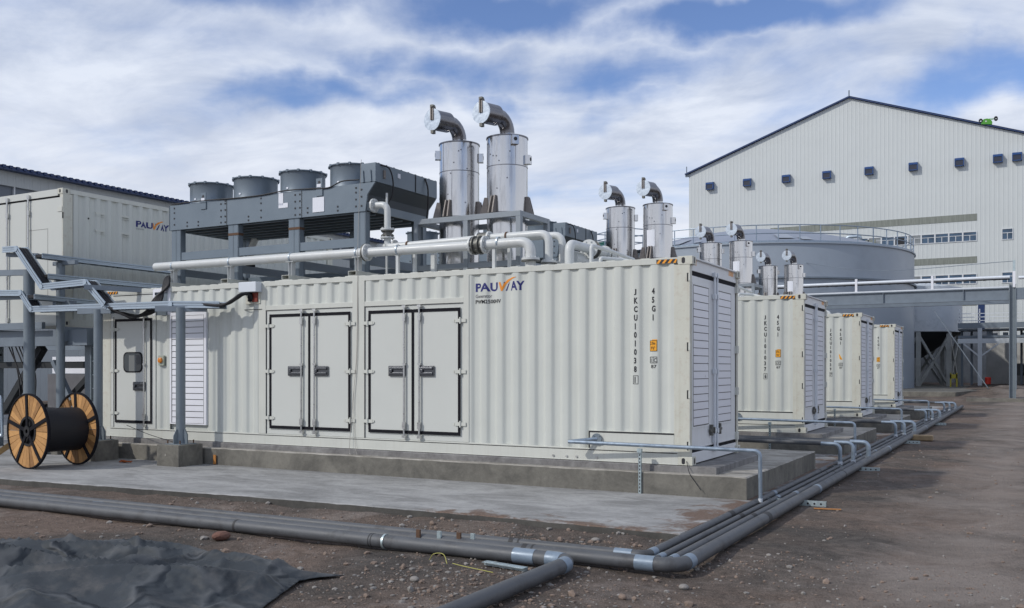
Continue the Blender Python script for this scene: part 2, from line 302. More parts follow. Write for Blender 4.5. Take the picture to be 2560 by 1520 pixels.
# ------------------------------------------------------------------ mesh helpers
class MB:
    def __init__(s): s.v = []; s.f = []; s.t = []; s.tint = 0.5
    def add(s, vs, fs):
        o = len(s.v); s.v += [tuple(v) for v in vs]
        for f in fs: s.f.append(tuple(i + o for i in f)); s.t.append(s.tint)
        return s
    def box(s, x0, y0, z0, x1, y1, z1):
        a, b = min(x0, x1), max(x0, x1); c, d = min(y0, y1), max(y0, y1); e, g = min(z0, z1), max(z0, z1)
        return s.add([(a,c,e),(b,c,e),(b,d,e),(a,d,e),(a,c,g),(b,c,g),(b,d,g),(a,d,g)], [(0,3,2,1),(4,5,6,7),(0,1,5,4),(1,2,6,5),(2,3,7,6),(3,0,4,7)])
    def bar(s, p, q, w, h, up=(0, 0, 1)):
        p = Vector(p); q = Vector(q); d = (q - p).normalized(); u = Vector(up)
        if abs(d.dot(u)) > .98: u = Vector((0, 1, 0))
        sd = d.cross(u).normalized(); u = sd.cross(d).normalized()
        vs = []
        for c in (p, q):
            for a, b in ((-1,-1),(1,-1),(1,1),(-1,1)): vs.append(c + sd * (a * w / 2) + u * (b * h / 2))
        return s.add(vs, [(3,2,1,0),(4,5,6,7),(0,1,5,4),(1,2,6,5),(2,3,7,6),(3,0,4,7)])
    def tube(s, pts, r, n=16, cap=True, radii=None):
        pts = [Vector(p) for p in pts]; N_ = len(pts)
        tan = []
        for i in range(N_):
            a = pts[max(i-1, 0)]; b = pts[min(i+1, N_-1)]; tan.append((b - a).normalized())
        t = tan[0]; u = Vector((0, 0, 1)) if abs(t.z) < .9 else Vector((1, 0, 0))
        u = (u - t * u.dot(t)).normalized(); vs = []; fs = []
        for i in range(N_):
            t = tan[i]; u = (u - t * u.dot(t)).normalized(); w = t.cross(u)
            rr = radii[i] if radii else r
            if 0 < i < N_-1:
                d1 = (pts[i] - pts[i-1]).normalized(); c = max(d1.dot(t), .5)
            for k in range(n):
                a = 2 * PI * k / n; vs.append(pts[i] + (u * math.cos(a) + w * math.sin(a)) * rr)
        for i in range(N_-1):
            for k in range(n):
                k2 = (k+1) % n; fs.append((i*n+k, i*n+k2, (i+1)*n+k2, (i+1)*n+k))
        if cap: fs.append(tuple(range(n-1, -1, -1))); fs.append(tuple((N_-1)*n + k for k in range(n)))
        return s.add(vs, fs)
    def cyl(s, p, q, r, n=24, r2=None): return s.tube([p, q], r, n, radii=[r, r if r2 is None else r2])
    def ring(s, c, ax, ro, ri, h, n=32):                     # flat annulus with thickness along ax
        ax = Vector(ax).normalized(); u = Vector((0,0,1)) if abs(ax.z) < .9 else Vector((1,0,0)); u = (u - ax*u.dot(ax)).normalized(); w = ax.cross(u); c = Vector(c); vs = []; fs = []
        for (r_, t) in ((ro, 0), (ro, h), (ri, h), (ri, 0)):
            for k in range(n):
                a = 2*PI*k/n; vs.append(c + ax*t + (u*math.cos(a) + w*math.sin(a))*r_)
        for j in range(4):
            for k in range(n): fs.append((j*n+k, j*n+(k+1) % n, ((j+1) % 4)*n+(k+1) % n, ((j+1) % 4)*n+k))
        return s.add(vs, fs)
    def prism(s, poly, axis, a, b):                          # polygon in the plane normal to axis ('x','y','z') extruded a..b
        n = len(poly); vs = []
        for t in (a, b):
            for (p, q) in poly: vs.append({'x': (t, p, q), 'y': (p, t, q), 'z': (p, q, t)}[axis])
        fs = [tuple(range(n)), tuple(range(2*n-1, n-1, -1))] + [(i, (i+1) % n, n+(i+1) % n, n+i) for i in range(n)]
        return s.add(vs, fs)
    def build(s, name, material, parent=None, smooth=28, loc=None, bevel=0):
        me = bpy.data.meshes.new(name); me.from_pydata(s.v, [], s.f); me.materials.append(material)
        bm = bmesh.new(); bm.from_mesh(me); bmesh.ops.recalc_face_normals(bm, faces=bm.faces); bm.to_mesh(me); bm.free()
        if smooth:
            me.polygons.foreach_set('use_smooth', [True]*len(me.polygons)); me.set_sharp_from_angle(angle=R(smooth))
        if len(set(s.t)) > 1:
            at = me.attributes.new('tint', 'FLOAT', 'FACE'); at.data.foreach_set('value', s.t)
        o = bpy.data.objects.new(name, me); C.objects.link(o)
        if parent: o.parent = parent
        if loc: o.location = loc
        if bevel:
            bv = o.modifiers.new('bevel', 'BEVEL'); bv.width = bevel; bv.segments = 2; bv.limit_method = 'ANGLE'; bv.angle_limit = R(40); bv.harden_normals = True
        return o
def rnd(pts, rad, seg=6):                                    # polyline with rounded corners
    pts = [Vector(p) for p in pts]; out = [pts[0]]
    for i in range(1, len(pts)-1):
        a, b, c = pts[i-1], pts[i], pts[i+1]; d1 = (a-b); d2 = (c-b)
        rr = min(rad, d1.length*.49, d2.length*.49); p = b + d1.normalized()*rr; q = b + d2.normalized()*rr
        for k in range(seg+1):
            t = k/seg; out.append(p*(1-t)**2 + b*2*t*(1-t) + q*t*t)
    out.append(pts[-1]); return out
def curve(pts, seg=10):                                      # smooth spline through points
    P = [Vector(p) for p in pts]; P = [P[0]*2-P[1]] + P + [P[-1]*2-P[-2]]; out = []
    for i in range(1, len(P)-2):
        for k in range(seg):
            t = k/seg; a, b, c, d = P[i-1:i+3]
            out.append(.5*((2*b) + (c-a)*t + (2*a-5*b+4*c-d)*t*t + (3*b-a-3*c+d)*t**3))
    out.append(P[-2]); return out
def tag(o, label, cat, group=None, kind=None):
    o['label'] = label; o['category'] = cat
    if group: o['group'] = group
    if kind: o['kind'] = kind
    return o
def thing(name, label, cat, loc=(0,0,0), group=None, rz=0):
    o = bpy.data.objects.new(name, None); C.objects.link(o); o.location = loc; o.rotation_euler = (0, 0, rz); o.empty_display_size = .2
    return tag(o, label, cat, group)
def struct(o): o['kind'] = 'structure'; return o
def copy_tree(o, parent=None):
    kids = [c for c in o.children]
    c = o.copy(); C.objects.link(c); c.parent = parent
    for k in kids: copy_tree(k, c)
    return c

# ------------------------------------------------------------------ lettering
def text_mesh(txt, h, sx=1.0, bold=0.0, space=1.0):
    cu = bpy.data.curves.new('t', 'FONT'); cu.body = txt; cu.size = 1; cu.offset = bold; cu.space_character = space; cu.resolution_u = 3
    o = bpy.data.objects.new('t', cu); C.objects.link(o)
    me = bpy.data.meshes.new_from_object(o.evaluated_get(bpy.context.evaluated_depsgraph_get()))
    bpy.data.objects.remove(o); bpy.data.curves.remove(cu)
    xs = [v.co.x for v in me.vertices]; ys = [v.co.y for v in me.vertices]; x0 = min(xs); y0 = min(ys); k = h / (max(ys) - y0)
    vs = [((v.co.x - x0) * k * sx, (v.co.y - y0) * k) for v in me.vertices]; fs = [tuple(p.vertices) for p in me.polygons]
    bpy.data.meshes.remove(me)
    return vs, fs, (max(xs) - x0) * k * sx
PITCH = .278
def prof(x):                                                 # corrugation depth (0 = outer face)
    t = (x / PITCH) % 1.0
    f = 0 if t < .24 else (t-.24)/.28 if t < .52 else 1 if t < .74 else 1-(t-.74)/.26
    return .033 * (.5-.5*math.cos(PI*f))
def brks(a, b, off=0):
    out = []; k = math.floor((min(a, b))/PITCH) - 1
    while k*PITCH < max(a, b) + PITCH:
        for t in (0, .24, .29, .335, .38, .425, .47, .52, .74, .79, .83, .87, .91, .95): 
            x = (k+t)*PITCH
            if min(a, b) < x < max(a, b): out.append(x)
        k += 1
    return sorted(out)
class Flat:                                                  # flat lettering / marks laid on a wall; follows the corrugation when corr is on
    def __init__(s, facing='-y', corr=True, base=0.0, pf=None, bk=None): s.v = []; s.f = []; s.facing = facing; s.corr = corr; s.base = base; s.pf = pf or prof; s.bk = bk or brks
    def add(s, vs, fs, lift=0.0):
        o = len(s.v); s.v += [(x, z, lift) for x, z in vs]; s.f += [tuple(i+o for i in f) for f in fs]; return s
    def poly(s, pts, lift=0.0): return s.add(pts, [tuple(range(len(pts)))], lift)
    def rect(s, x0, z0, x1, z1, lift=0.0): return s.poly([(x0,z0),(x1,z0),(x1,z1),(x0,z1)], lift)
    def frame(s, x0, z0, x1, z1, w, lift=0.0):
        s.rect(x0,z0,x1,z0+w,lift); s.rect(x0,z1-w,x1,z1,lift); s.rect(x0,z0+w,x0+w,z1-w,lift); return s.rect(x1-w,z0+w,x1,z1-w,lift)
    def text(s, txt, x, z, h, sx=1.0, bold=0.0, space=1.0, lift=0.0):
        vs, fs, w = text_mesh(txt, h, sx, bold, space); s.add([(x+a, z+b) for a, b in vs], fs, lift); return w
    def build(s, name, m, parent):
        bm = bmesh.new(); lay = bm.verts.layers.float.new('lift'); vv = []
        for (x, z, l) in s.v: v = bm.verts.new((x, 0, z)); v[lay] = l; vv.append(v)
        for f in s.f:
            try: bm.faces.new([vv[i] for i in f])
            except ValueError: pass
        if s.corr:
            xs = [v.co.x for v in bm.verts]
            for b in s.bk(min(xs), max(xs)):
                bmesh.ops.bisect_plane(bm, geom=bm.verts[:]+bm.edges[:]+bm.faces[:], plane_co=(b,0,0), plane_no=(1,0,0))
        for v in bm.verts:
            y = s.base + (s.pf(v.co.x) + .006 if s.corr else 0) - .004 - v[lay]
            v.co.y = y
        if s.facing == '+x':                                 # local x runs along +y, wall faces +x
            for v in bm.verts: v.co = Vector((-v.co.y, v.co.x, v.co.z))
        bmesh.ops.recalc_face_normals(bm, faces=bm.faces)
        for f in bm.faces:
            n = f.normal
            if (s.facing == '-y' and n.y > .01) or (s.facing == '+x' and n.x < -.01): f.normal_flip()
        me = bpy.data.meshes.new(name); bm.to_mesh(me); bm.free(); me.materials.append(m)
        o = bpy.data.objects.new(name, me); C.objects.link(o)
        if parent: o.parent = parent
        return o
def corr_panel(mb, x0, x1, z0, z1, base=.006):               # corrugated sheet facing -y
    xs = [x0] + brks(x0, x1) + [x1]; vs = []; fs = []
    for x in xs: vs += [(x, base+prof(x), z0), (x, base+prof(x), z1)]
    for i in range(len(xs)-1): fs.append((2*i, 2*i+2, 2*i+3, 2*i+1))
    mb.add(vs, fs)
def logo(parent, x, z, w, facing='-y', base=0.0, ccorr=True, sub=True, pf=None, bk=None):
    h = w * .155; kw = dict(facing=facing, corr=ccorr, base=base, pf=pf, bk=bk)
    f = Flat(**kw); wd = f.text('PAU', x, z, h, 1.0, .035, 1.0)
    k = .475*w/wd
    f = Flat(**kw); f.text('PAU', x, z, h, k, .035); f.build('lettering', navy, parent); f = Flat(**kw)
    u = w/100.0; X0 = x + 48.5*u
    f.poly([(X0+13*u, z), (X0+16*u, z), (X0+21.5*u, z+h*.98), (X0+18*u, z+h*.75)])          # blue stroke of the W
    f.poly([(X0+10.2*u, z+h*.35), (X0+12.2*u, z+h*.5), (X0+12.2*u, z+h*1.05), (X0+10.2*u, z+h*.98)])
    f2 = Flat(**kw); vs, fs, wa = text_mesh('AY', h*1.05, 1, .035); ka = .27*w/wa
    f.text('AY', x+.72*w, z, h*1.05, ka, .035); f.build('lettering', navy, parent)
    g = Flat(**kw)
    g.poly([(X0+1*u, z+h), (X0+4.6*u, z+h), (X0+8.0*u, z+h*.36), (X0+7.4*u, z), (X0+5.2*u, z)], .001)
    a = [(X0+5.2*u, z), (X0+8.5*u, z), (X0+14*u, z+h*.72), (X0+22*u, z+h*1.18), (X0+37*u, z+h*1.52), (X0+26*u, z+h*1.48), (X0+16*u, z+h*1.22), (X0+10*u, z+h*.8)]
    g.poly(a, .002)
    g.build('orange_swoosh', logor, parent)
    if sub:
        q = Flat(**kw); q.text('Generator', x, z-h*.70, h*.40, .95, .02); q.build('small_lettering', greyink, parent)

# ------------------------------------------------------------------ generator containers
def door_leaf(root, x0, x1, z0, z1, hinge_x, rod_x, hx0, hx1, hz, single=False):
    d = MB().box(x0, -.004, z0, x1, .03, z1).build('door', flatcream, root, bevel=.004)
    g = MB(); w = .048
    g.box(x0, -.012, z1-w, x1, -.003, z1+.004); g.box(x0, -.012, z0-.004, x1, -.003, z0+w); wl = w*.9 if single or hinge_x < (x0+x1)/2 else .004; wr = w*.9 if single or hinge_x > (x0+x1)/2 else .004
    g.box(x0-.002, -.012, z0+w, x0+wl, -.003, z1-w); g.box(x1-wr, -.012, z0+w, x1+.002, -.003, z1-w)
    g.build('rubber_gasket', black, d)
    for k in (.09, .5, .9):
        z = z0 + (z1-z0)*k; h = MB().box(hinge_x-.10, -.022, z-.028, hinge_x+.10, -.012, z+.028); h.cyl((hinge_x, -.026, z-.05), (hinge_x, -.026, z+.05), .015, 10)
        h.box(hinge_x-.11, -.018, z-.018, hinge_x+.13*(1 if hinge_x < (x0+x1)/2 else -1), -.011, z+.018)
        h.build('hinge', rail_m, d)
    r = MB().cyl((rod_x, -.04, z0-.06), (rod_x, -.04, z1+.07), .016, 12)
    for z in (z0-.05, z1+.05): r.box(rod_x-.035, -.055, z-.02, rod_x+.035, -.01, z+.02)
    for z in (z0+.13, z1-.13): r.box(rod_x-.028, -.06, z-.055, rod_x+.028, -.012, z+.055)
    r.box(rod_x-.028, -.052, z0+(z1-z0)*.56-.018, rod_x+.028, -.012, z0+(z1-z0)*.56+.018)
    r.build('lock_rod', steel, d)
    a, b = sorted((hx0, hx1)); m = MB()
    m.box(a, -.035, hz-.085, b, -.012, hz+.085); m.box(a+.02, -.055, hz-.06, b-.02, -.034, hz-.02); m.box(a+.02, -.055, hz+.02, b-.02, -.034, hz+.06); m.box(min(abs(rod_x-a), 99)*0+a+.04, -.065, hz-.03, a+.09, -.034, hz+.03)
    m.build('door_handle', chrome, d, bevel=.012)
    return d
def casting(mb, x, y, z, sx, sy):                            # ISO corner block with dark slots handled separately
    mb.box(x, y, z, x+sx*.178, y+sy*.162, z+.118)
def slot(mb, c, n, h=.079, w=.05):                           # rounded slot as a dark inset
    c = Vector(c); n = Vector(n); u = Vector((0,0,1)); s_ = n.cross(u); vs = []
    for k in range(20):
        a = 2*PI*k/20; p = c + s_*math.cos(a)*w/2 + u*(math.sin(a)*w/2 + (h-w)/2*(1 if math.sin(a) > 0 else -1)); vs.append(p)
    mb.add(vs + [v - n*.03 for v in vs], [tuple(range(20))] + [(i, (i+1) % 20, 20+(i+1) % 20, 20+i) for i in range(20)])
def generator_container(number, check, label, y0, full, torn=False):
    root = thing('generator_container', label, 'container', (0, y0, 0), 'generator containers in a row')
    H = 2.896; L_ = 12.192; Wd = 2.438
    # shell behind everything: roof, back wall, floor
    m = MB(); m.box(-L_+.02, .06, .02, -.05, Wd-.02, H-.045); m.build('body_shell', cream, root)
    roof = MB(); n_ = 58; vs = []; fs = []
    for i in range(n_+1):
        x = -L_+.2 + (L_-.4)*i/n_; z = H-.035 + (.022 if i % 4 in (1, 2) else 0); vs += [(x, .05, z), (x, Wd-.05, z)]
    for i in range(n_): fs.append((2*i, 2*i+2, 2*i+3, 2*i+1))
    roof.add(vs, fs); roof.build('roof_sheet', rail_m, root)
    # near side corrugated sheets
    m = MB()
    if full:
        corr_panel(m, -10.62, -10.21, .17, 2.36); corr_panel(m, -10.23, -7.95, 2.42, 2.80); corr_panel(m, -9.26, -7.95, .17, 2.42)
        for a, b in ((-7.784, -5.85), (-5.601, -3.669)): corr_panel(m, a, b, 2.45, 2.80)
        corr_panel(m, -3.567, -.235, .17, 2.81)
    else: corr_panel(m, -L_+.3, -.235, .17, 2.81)
    m.build('corrugated_side', cream, root, smooth=60)
    m = MB(); fb = MB()
    m.box(-L_+.178, .0, 2.80, -.178, .06, H-.012); m.box(-L_+.178, .05, 2.86, -.178, .09, H-.02)
    for k in range(44):                                      # wavy lip of the roof sheet over the top rail
        x = -.4 - k*.263; m.box(x-.07, .002, H-.016, x+.07, .12, H-.004)
    m.build('top_rail', rail_m, root, bevel=.004)
    m = MB(); m.box(-L_+.178, .0, .004, -.178, .06, .155); m.box(-L_+.178, .0, .164, -.178, .03, .186); m.box(-L_+.178, -.004, .0, -.178, .07, .012)
    m.build('bottom_rail', rail_m, root, bevel=.004)
    m = MB(); m.box(-.237, .002, .115, -.008, .10, H-.115); m.box(-L_+.008, .002, .115, -L_+.31, .06, H-.115); m.box(-.04, Wd-.09, .115, -.003, Wd-.002, H-.115)
    m.build('corner_post', creamrust, root, bevel=.006)
    m = MB(); sl_ = MB()
    for x, sx in ((-L_, 1), (0, -1)):
        for z in (0, H-.118):
            xe = .03 if x == 0 else x
            m.box(xe, -.004, z, x+sx*.178, .162, z+.118); m.box(xe, Wd-.162, z, x+sx*.178, Wd+.004, z+.118)
    m.build('corner_casting', creamrust, root, bevel=.006)
    for z in (.059, H-.059):
        slot(sl_, (-.10, -.0055, z), (0, -1, 0), .085, .05); slot(sl_, (-L_+.10, -.0055, z), (0, -1, 0), .085, .05); slot(sl_, (.0315, .085, z), (1, 0, 0), .085, .05); slot(sl_, (.0315, Wd-.085, z), (1, 0, 0), .085, .05)
    sl_.build('casting_slot', hblack, root)
    # hinge notches in the near corner post
    m = MB()
    for z in (2.62, 2.06, 1.52, .30) if False else (2.60, 1.64, .98, .27): m.box(-.05, -.001, z-.06, -.028, .004, z+.06)
    m.build('post_notch', dark, root)
    m = MB()
    for z in (2.60, 1.64, .98, .27): m.box(-.028, -.006, z-.05, -.004, .004, z+.05); m.box(-.03, Wd-.14, z-.06, .022, Wd-.05, z+.06)
    m.build('post_hinge_plate', rail_m, root)
    m = MB()                                                 # lower recess; dark strips paint the shade along its top and left edges
    for z in (.29, .17): pass
    cx0 = -1.53
    m.box(cx0, -.001, .17, -.237, .05, .44); fr = m.build('recess_plate', rail_m, root)
    m = MB(); m.box(cx0, -.004, .415, -.237, .003, .437); m.box(cx0, -.004, .19, cx0+.02, .003, .42); m.build('recess_edge_shade', dark, root)
    m = MB(); m.box(-L_+.3, -.0022, .156, -.19, .03, .163); m.build('rail_shadow_gap', dark, root)
    # door end (+x)
    m = MB(); m.box(-.10, .1, 2.70, -.012, Wd-.1, H-.03); m.box(-.03, .15, H-.035, .02, Wd-.15, H-.012); m.build('end_header', doorgrey, root, bevel=.004)
    m = MB(); m.box(-.10, .1, .012, -.012, Wd-.1, .165); m.build('end_sill', doorgrey, root, bevel=.004)
    m = MB(); m.box(-.06, .10, 2.635, -.02, Wd-.1, 2.70); m.box(-.06, .10, .165, -.02, Wd-.1, .215); m.box(-.06, Wd-.13, .2, -.02, Wd-.09, 2.65); m.build('end_gasket', black, root)
    for (a, b, la, lb, rod) in ((.10, 1.14, .17, .86, 1.085), (1.16, Wd-.13, 1.30, 2.03, 1.215)):
        d = MB().box(-.055, a, .215, -.018, b, 2.635).build('end_door', doorgrey, root, bevel=.004)
        MB().box(-.018, la-.05, .50, -.010, lb+.05, 2.54).box(-.018, a+.01, .22, -.012, b-.01, .235).build('door_panel_rib', doorgrey, d)
        lm = MB(); k = 18; zz = [.54 + (2.50-.54)*i/k for i in range(k+1)]
        for i in range(k): 
            z0_, z1_ = zz[i]+.006, zz[i+1]-.004
            lm.add([(-.0075, la, z0_), (-.0075, lb, z0_), (-.0090, lb, z1_), (-.0090, la, z1_)], [(0,1,2,3)])
        lm.build('louver_panel', louver_m, d)
        q = MB().box(-.0125, la-.012, .528, -.0085, la, 2.512).box(-.0125, lb, .528, -.0085, lb+.012, 2.512).box(-.0125, la, 2.500, -.0085, lb, 2.512).box(-.0125, la, .528, -.0085, lb, .54)
        q.box(-.014, la, .528, -.0125, lb, 2.512)
        for z in zz[1:-1]: q.box(-.0125, la, z-.004, -.007, lb, z+.005)
        q.build('louver_gap', hblack, d)
        r = MB().cyl((.018, rod, .12), (.018, rod, 2.76), .018, 12)
        for z in (.16, 2.72): r.box(-.01, rod-.035, z-.03, .04, rod+.035, z+.03)
        for z in (.42, 1.3, 2.4): r.box(-.01, rod-.03, z-.035, .04, rod+.03, z+.035)
        r.box(-.01, rod-.03, .25, .03, rod+.03, .4)
        r.build('lock_rod', galv_b, d)
        s_ = -1 if rod < 1.15 else 1
        MB().box(0, rod+s_*.02, .42, .03, rod+s_*.22, .455).box(-.012, rod+s_*.12, .36, .035, rod+s_*.16, .52).box(-.012, rod+s_*.05, .40, .045, rod+s_*.09, .48).build('door_handle', valve_m, d)
    # markings
    f = Flat(corr=False, base=-.001); f.rect(-.492, 2.805, -.19, 2.862); f.build('hazard_strip', hblack, root)
    f = Flat(corr=False, base=-.0025)
    for k in range(4):
        x = -.492 + k*.082; a, b = max(x, -.492), x+.04
        if k < 4: f.poly([(x-.0+.0, 2.807), (x+.038, 2.807), (min(x+.078, -.19), 2.860), (x+.04, 2.860)])
    f.build('hazard_stripe', orange, root)
    f = Flat(corr=False, base=-.001); f.rect(-L_+.20, 2.812, -L_+.52, 2.862); f.build('hazard_strip', hblack, root)
    f = Flat(corr=False, base=-.0025)
    for k in range(4): x = -L_+.20+k*.08; f.poly([(x, 2.812), (x+.038, 2.812), (x+.075, 2.862), (x+.037, 2.862)])
    f.build('hazard_stripe', orange, root)
    m = MB()
    for yb in (.20, .26, 1.93, 2.0, 2.07, 2.14): m.box(-.012, yb, 2.785, -.009, yb+.035, 2.855)
    m.build('hazard_dash', orange, root)
    f = Flat(); t = number or 'J'; zt = 2.468; hh = .086; st = .1215
    for i, ch in enumerate(t): f.text(ch, -.829 + (0.012 if ch == '1' else 0), zt - hh - i*st, hh, 1.25 if ch == 'J' else .70, .035)
    zc = zt - hh - len(t)*st - .03
    f.text(check, -.82, zc, hh, .66, .035); f.frame(-.842, zc-.018, -.765, zc+hh+.018, .006)
    if number: f.build('serial_number', ink, root)
    f = Flat()
    for i, ch in enumerate('45G1'): f.text(ch, -.562 + (.012 if ch == '1' else 0), zt - hh + .004 - i*.1235, hh, .70, .035)
    f.build('size_code', ink, root)
    f = Flat()
    if torn: f.poly([(-.59, 1.74), (-.575, 1.75), (-.50, 1.62), (-.50, 1.59), (-.57, 1.61)], .0)
    else: f.poly([(-.596, 1.583), (-.484, 1.583), (-.484, 1.749), (-.56, 1.749), (-.56, 1.735), (-.596, 1.728)])
    f.build('height_label', mat('label_orange', (.80, .36, .02), .5), root)
    f = Flat()
    if not torn:
        f.frame(-.596, 1.583, -.484, 1.735, .006, .002); f.text('2.9m', -.585, 1.672, .045, .62, .01, 1, .002); f.text("9'6\"", -.575, 1.605, .045, .7, .01, 1, .002)
    else: f.text('6', -.54, 1.62, .035, .7, .01, 1, .002)
    f.frame(-.596, 1.415, -.484, 1.506, .007); f.rect(-.548, 1.415, -.541, 1.506); f.text('i', -.58, 1.430, .062, .9, .012); f.text('C', -.533, 1.430, .055, .8, .012)
    f.text('87', -.575, 1.344, .048, 1.25, .01)
    f.build('label_lettering', ink, root)
    if not full: return root
    # nearest container: doors, louver, logo
    m = MB()
    m.box(-7.95, -.004, .187, -7.784, .05, 2.80); m.box(-5.85, -.004, .187, -5.601, .05, 2.80); m.box(-3.669, -.004, .187, -3.567, .05, 2.80)
    m.box(-7.784, -.002, 2.372, -5.85, .05, 2.455); m.box(-5.601, -.002, 2.372, -3.669, .05, 2.455)
    m.build('door_frame', rail_m, root, bevel=.004)
    m = MB(); m.box(-7.784, .012, .19, -5.85, .05, 2.372); m.box(-5.601, .012, .19, -3.669, .05, 2.372); m.build('door_surround', flatcream, root)
    MB().box(-6.80, -.010, .29, -6.765, .02, 2.294).box(-4.642, -.010, .29, -4.603, .02, 2.294).build('meeting_seal', black, root)
    m = MB()
    for a, b in ((-7.784, -5.85), (-5.601, -3.669)): m.box(a, -.003, 2.366, b, .012, 2.374); m.box(a, -.003, .19, a+.008, .012, 2.37)
    for x in (-5.852, -3.667): pass
    m.build('frame_shadow_gap', dark, root)
    door_leaf(root, -7.692, -6.80, .29, 2.294, -7.70, -6.934, -7.248, -6.92, 1.299)
    door_leaf(root, -6.765, -5.891, .29, 2.294, -5.885, -6.645, -6.665, -6.353, 1.299)
    door_leaf(root, -5.512, -4.642, .29, 2.294, -5.52, -4.774, -5.091, -4.75, 1.301)
    door_leaf(root, -4.603, -3.721, .29, 2.294, -3.715, -4.478, -4.49, -4.198, 1.301)
    # personnel door
    m = MB(); m.box(-11.87, .004, .187, -10.62, .05, 2.80); m.box(-11.87, -.002, .19, -11.80, .05, 2.36); m.box(-10.66, -.002, .19, -10.60, .05, 2.75); m.build('flat_panel', flatcream, root)
    m = MB(); m.box(-11.80, -.001, 2.768, -10.67, .012, 2.782); m.box(-11.795, -.001, .19, -11.787, .012, 2.36); m.build('panel_shadow_gap', dark, root)
    d = door_leaf(root, -11.748, -10.698, .285, 2.314, -11.765, -10.881, -11.20, -10.86, 1.00, single=True)
    w = MB(); q = []
    for cx_, cz_, a0 in ((-10.954-.10, 1.663-.10, 0), (-11.494+.10, 1.663-.10, 90), (-11.494+.10, 1.268+.10, 180), (-10.954-.10, 1.268+.10, 270)):
        for k in range(5): a = R(a0+k*22.5); q.append((cx_+.10*math.cos(a), cz_+.10*math.sin(a)))
    w.prism(q, 'y', -.016, -.003); wo = w.build('window_seal', black, d)
    w = MB(); q2 = [((x+11.224)*.9-11.224, (z-1.4655)*.88+1.4655) for x, z in q]; w.prism(q2, 'y', -.018, -.0155); w.build('window_glass', mat('dark_glass', (.03, .04, .045), .08, 0, var=.3, vscale=5), d)
    w = MB().box(-11.33, -.0195, 1.29, -11.13, -.0178, 1.60); w.build('control_cabinet', mat('cabinet_grey', (.16, .17, .17), .6), d)
    w = MB().box(-11.11, -.0195, 1.42, -11.0, -.0178, 1.60).box(-11.05, -.0205, 1.53, -11.02, -.0178, 1.57); w.build('control_screen', mat('screen_grey', (.055, .06, .065), .4), d)
    # beacon
    b = MB().box(-10.50, -.02, 1.40, -10.36, .02, 1.59).build('alarm_plate', mat('alarm_plate', (.33, .36, .30), .4), root); MB().tube([(-10.44, -.018, 1.50), (-10.44, -.05, 1.50), (-10.44, -.06, 1.50)], .05, 16, radii=[.055, .05, .03]).build('alarm_lens', amber, b)
    # side louver
    m = MB().box(-10.211, -.003, .293, -10.165, .05, 2.40).box(-9.315, -.003, .293, -9.257, .05, 2.40).box(-10.165, -.003, 2.34, -9.315, .05, 2.40).box(-10.165, -.003, .293, -9.315, .05, .315)
    lf = m.build('louver_frame', louver_m, root); lm = MB(); k = 18; zz = [.315+(2.34-.315)*i/k for i in range(k+1)]
    for i in range(k): lm.add([(-10.16, .002, zz[i]+.006), (-9.32, .002, zz[i]+.006), (-9.32, .0045, zz[i+1]-.004), (-10.16, .0045, zz[i+1]-.004)], [(0,1,2,3)])
    lm.build('louver_slats', louver_m, lf); q = MB()
    for z in zz[1:-1]: q.box(-10.155, .0005, z-.004, -9.325, .006, z+.004)
    q.box(-10.165, -.001, .315, -10.155, .004, 2.34); q.box(-9.325, -.001, .315, -9.315, .004, 2.34); q.build('louver_gap', hblack, lf)
    # cable entry duct
    m = MB().box(-10.67, -.004, 2.36, -10.62, .05, 2.86).box(-10.26, -.012, 2.36, -10.20, .05, 2.88).box(-10.62, -.012, 2.80, -10.26, .05, 2.87); m.build('entry_frame', louver_m, root)
    MB().box(-10.62, .02, 2.36, -10.26, .045, 2.80).build('entry_plate', cooler_l, root)
    # junction box on the rail
    jb = MB().box(-8.287, -.16, 2.700, -7.873, -.006, 2.878).build('junction_box', galv_b, root, bevel=.008)
    MB().box(-8.245, -.02, 2.50, -7.905, .0, 2.70).build('junction_plate', creamrust, jb)
    MB().box(-8.07, -.045, 2.53, -7.95, -.018, 2.695).build('inner_plate', redbox, jb); MB().box(-8.17, -.05, 2.54, -8.06, -.018, 2.695).build('cable_gland', black, jb)
    MB().box(-8.29, -.012, 2.392, -7.87, .0, 2.402).build('drip_edge', dark, jb)
    m = MB()
    for x in (-3.0, -2.78, -2.62, -2.3): m.tube([(x+.9, -.003, .052), (x+.9, -.014, .052)], .017, 12)
    m.build('rail_bolt', steel, root)
    logo(root, -3.468, 2.529, .87, base=.002)
    f = Flat(); f.text('PWM2500HV', -3.468, 2.345, .060, 1.0, .022, 1.05); f.build('model_lettering', ink, root)
    return root
generator_container('JKCU101038', '1', 'nearest white generator container with two large double doors and orange and blue lettering', 0, True)
generator_container('JKCU101037', '6', 'second white generator container behind the nearest one, serial number ending in 6', 7.5, False)
generator_container('JKCU101039', '7', 'third white generator container, with a torn orange height label', 15.0, False, torn=True)
generator_container(None, '1', 'farthest and smallest white generator container, in front of the grey tank', 22.5, False)

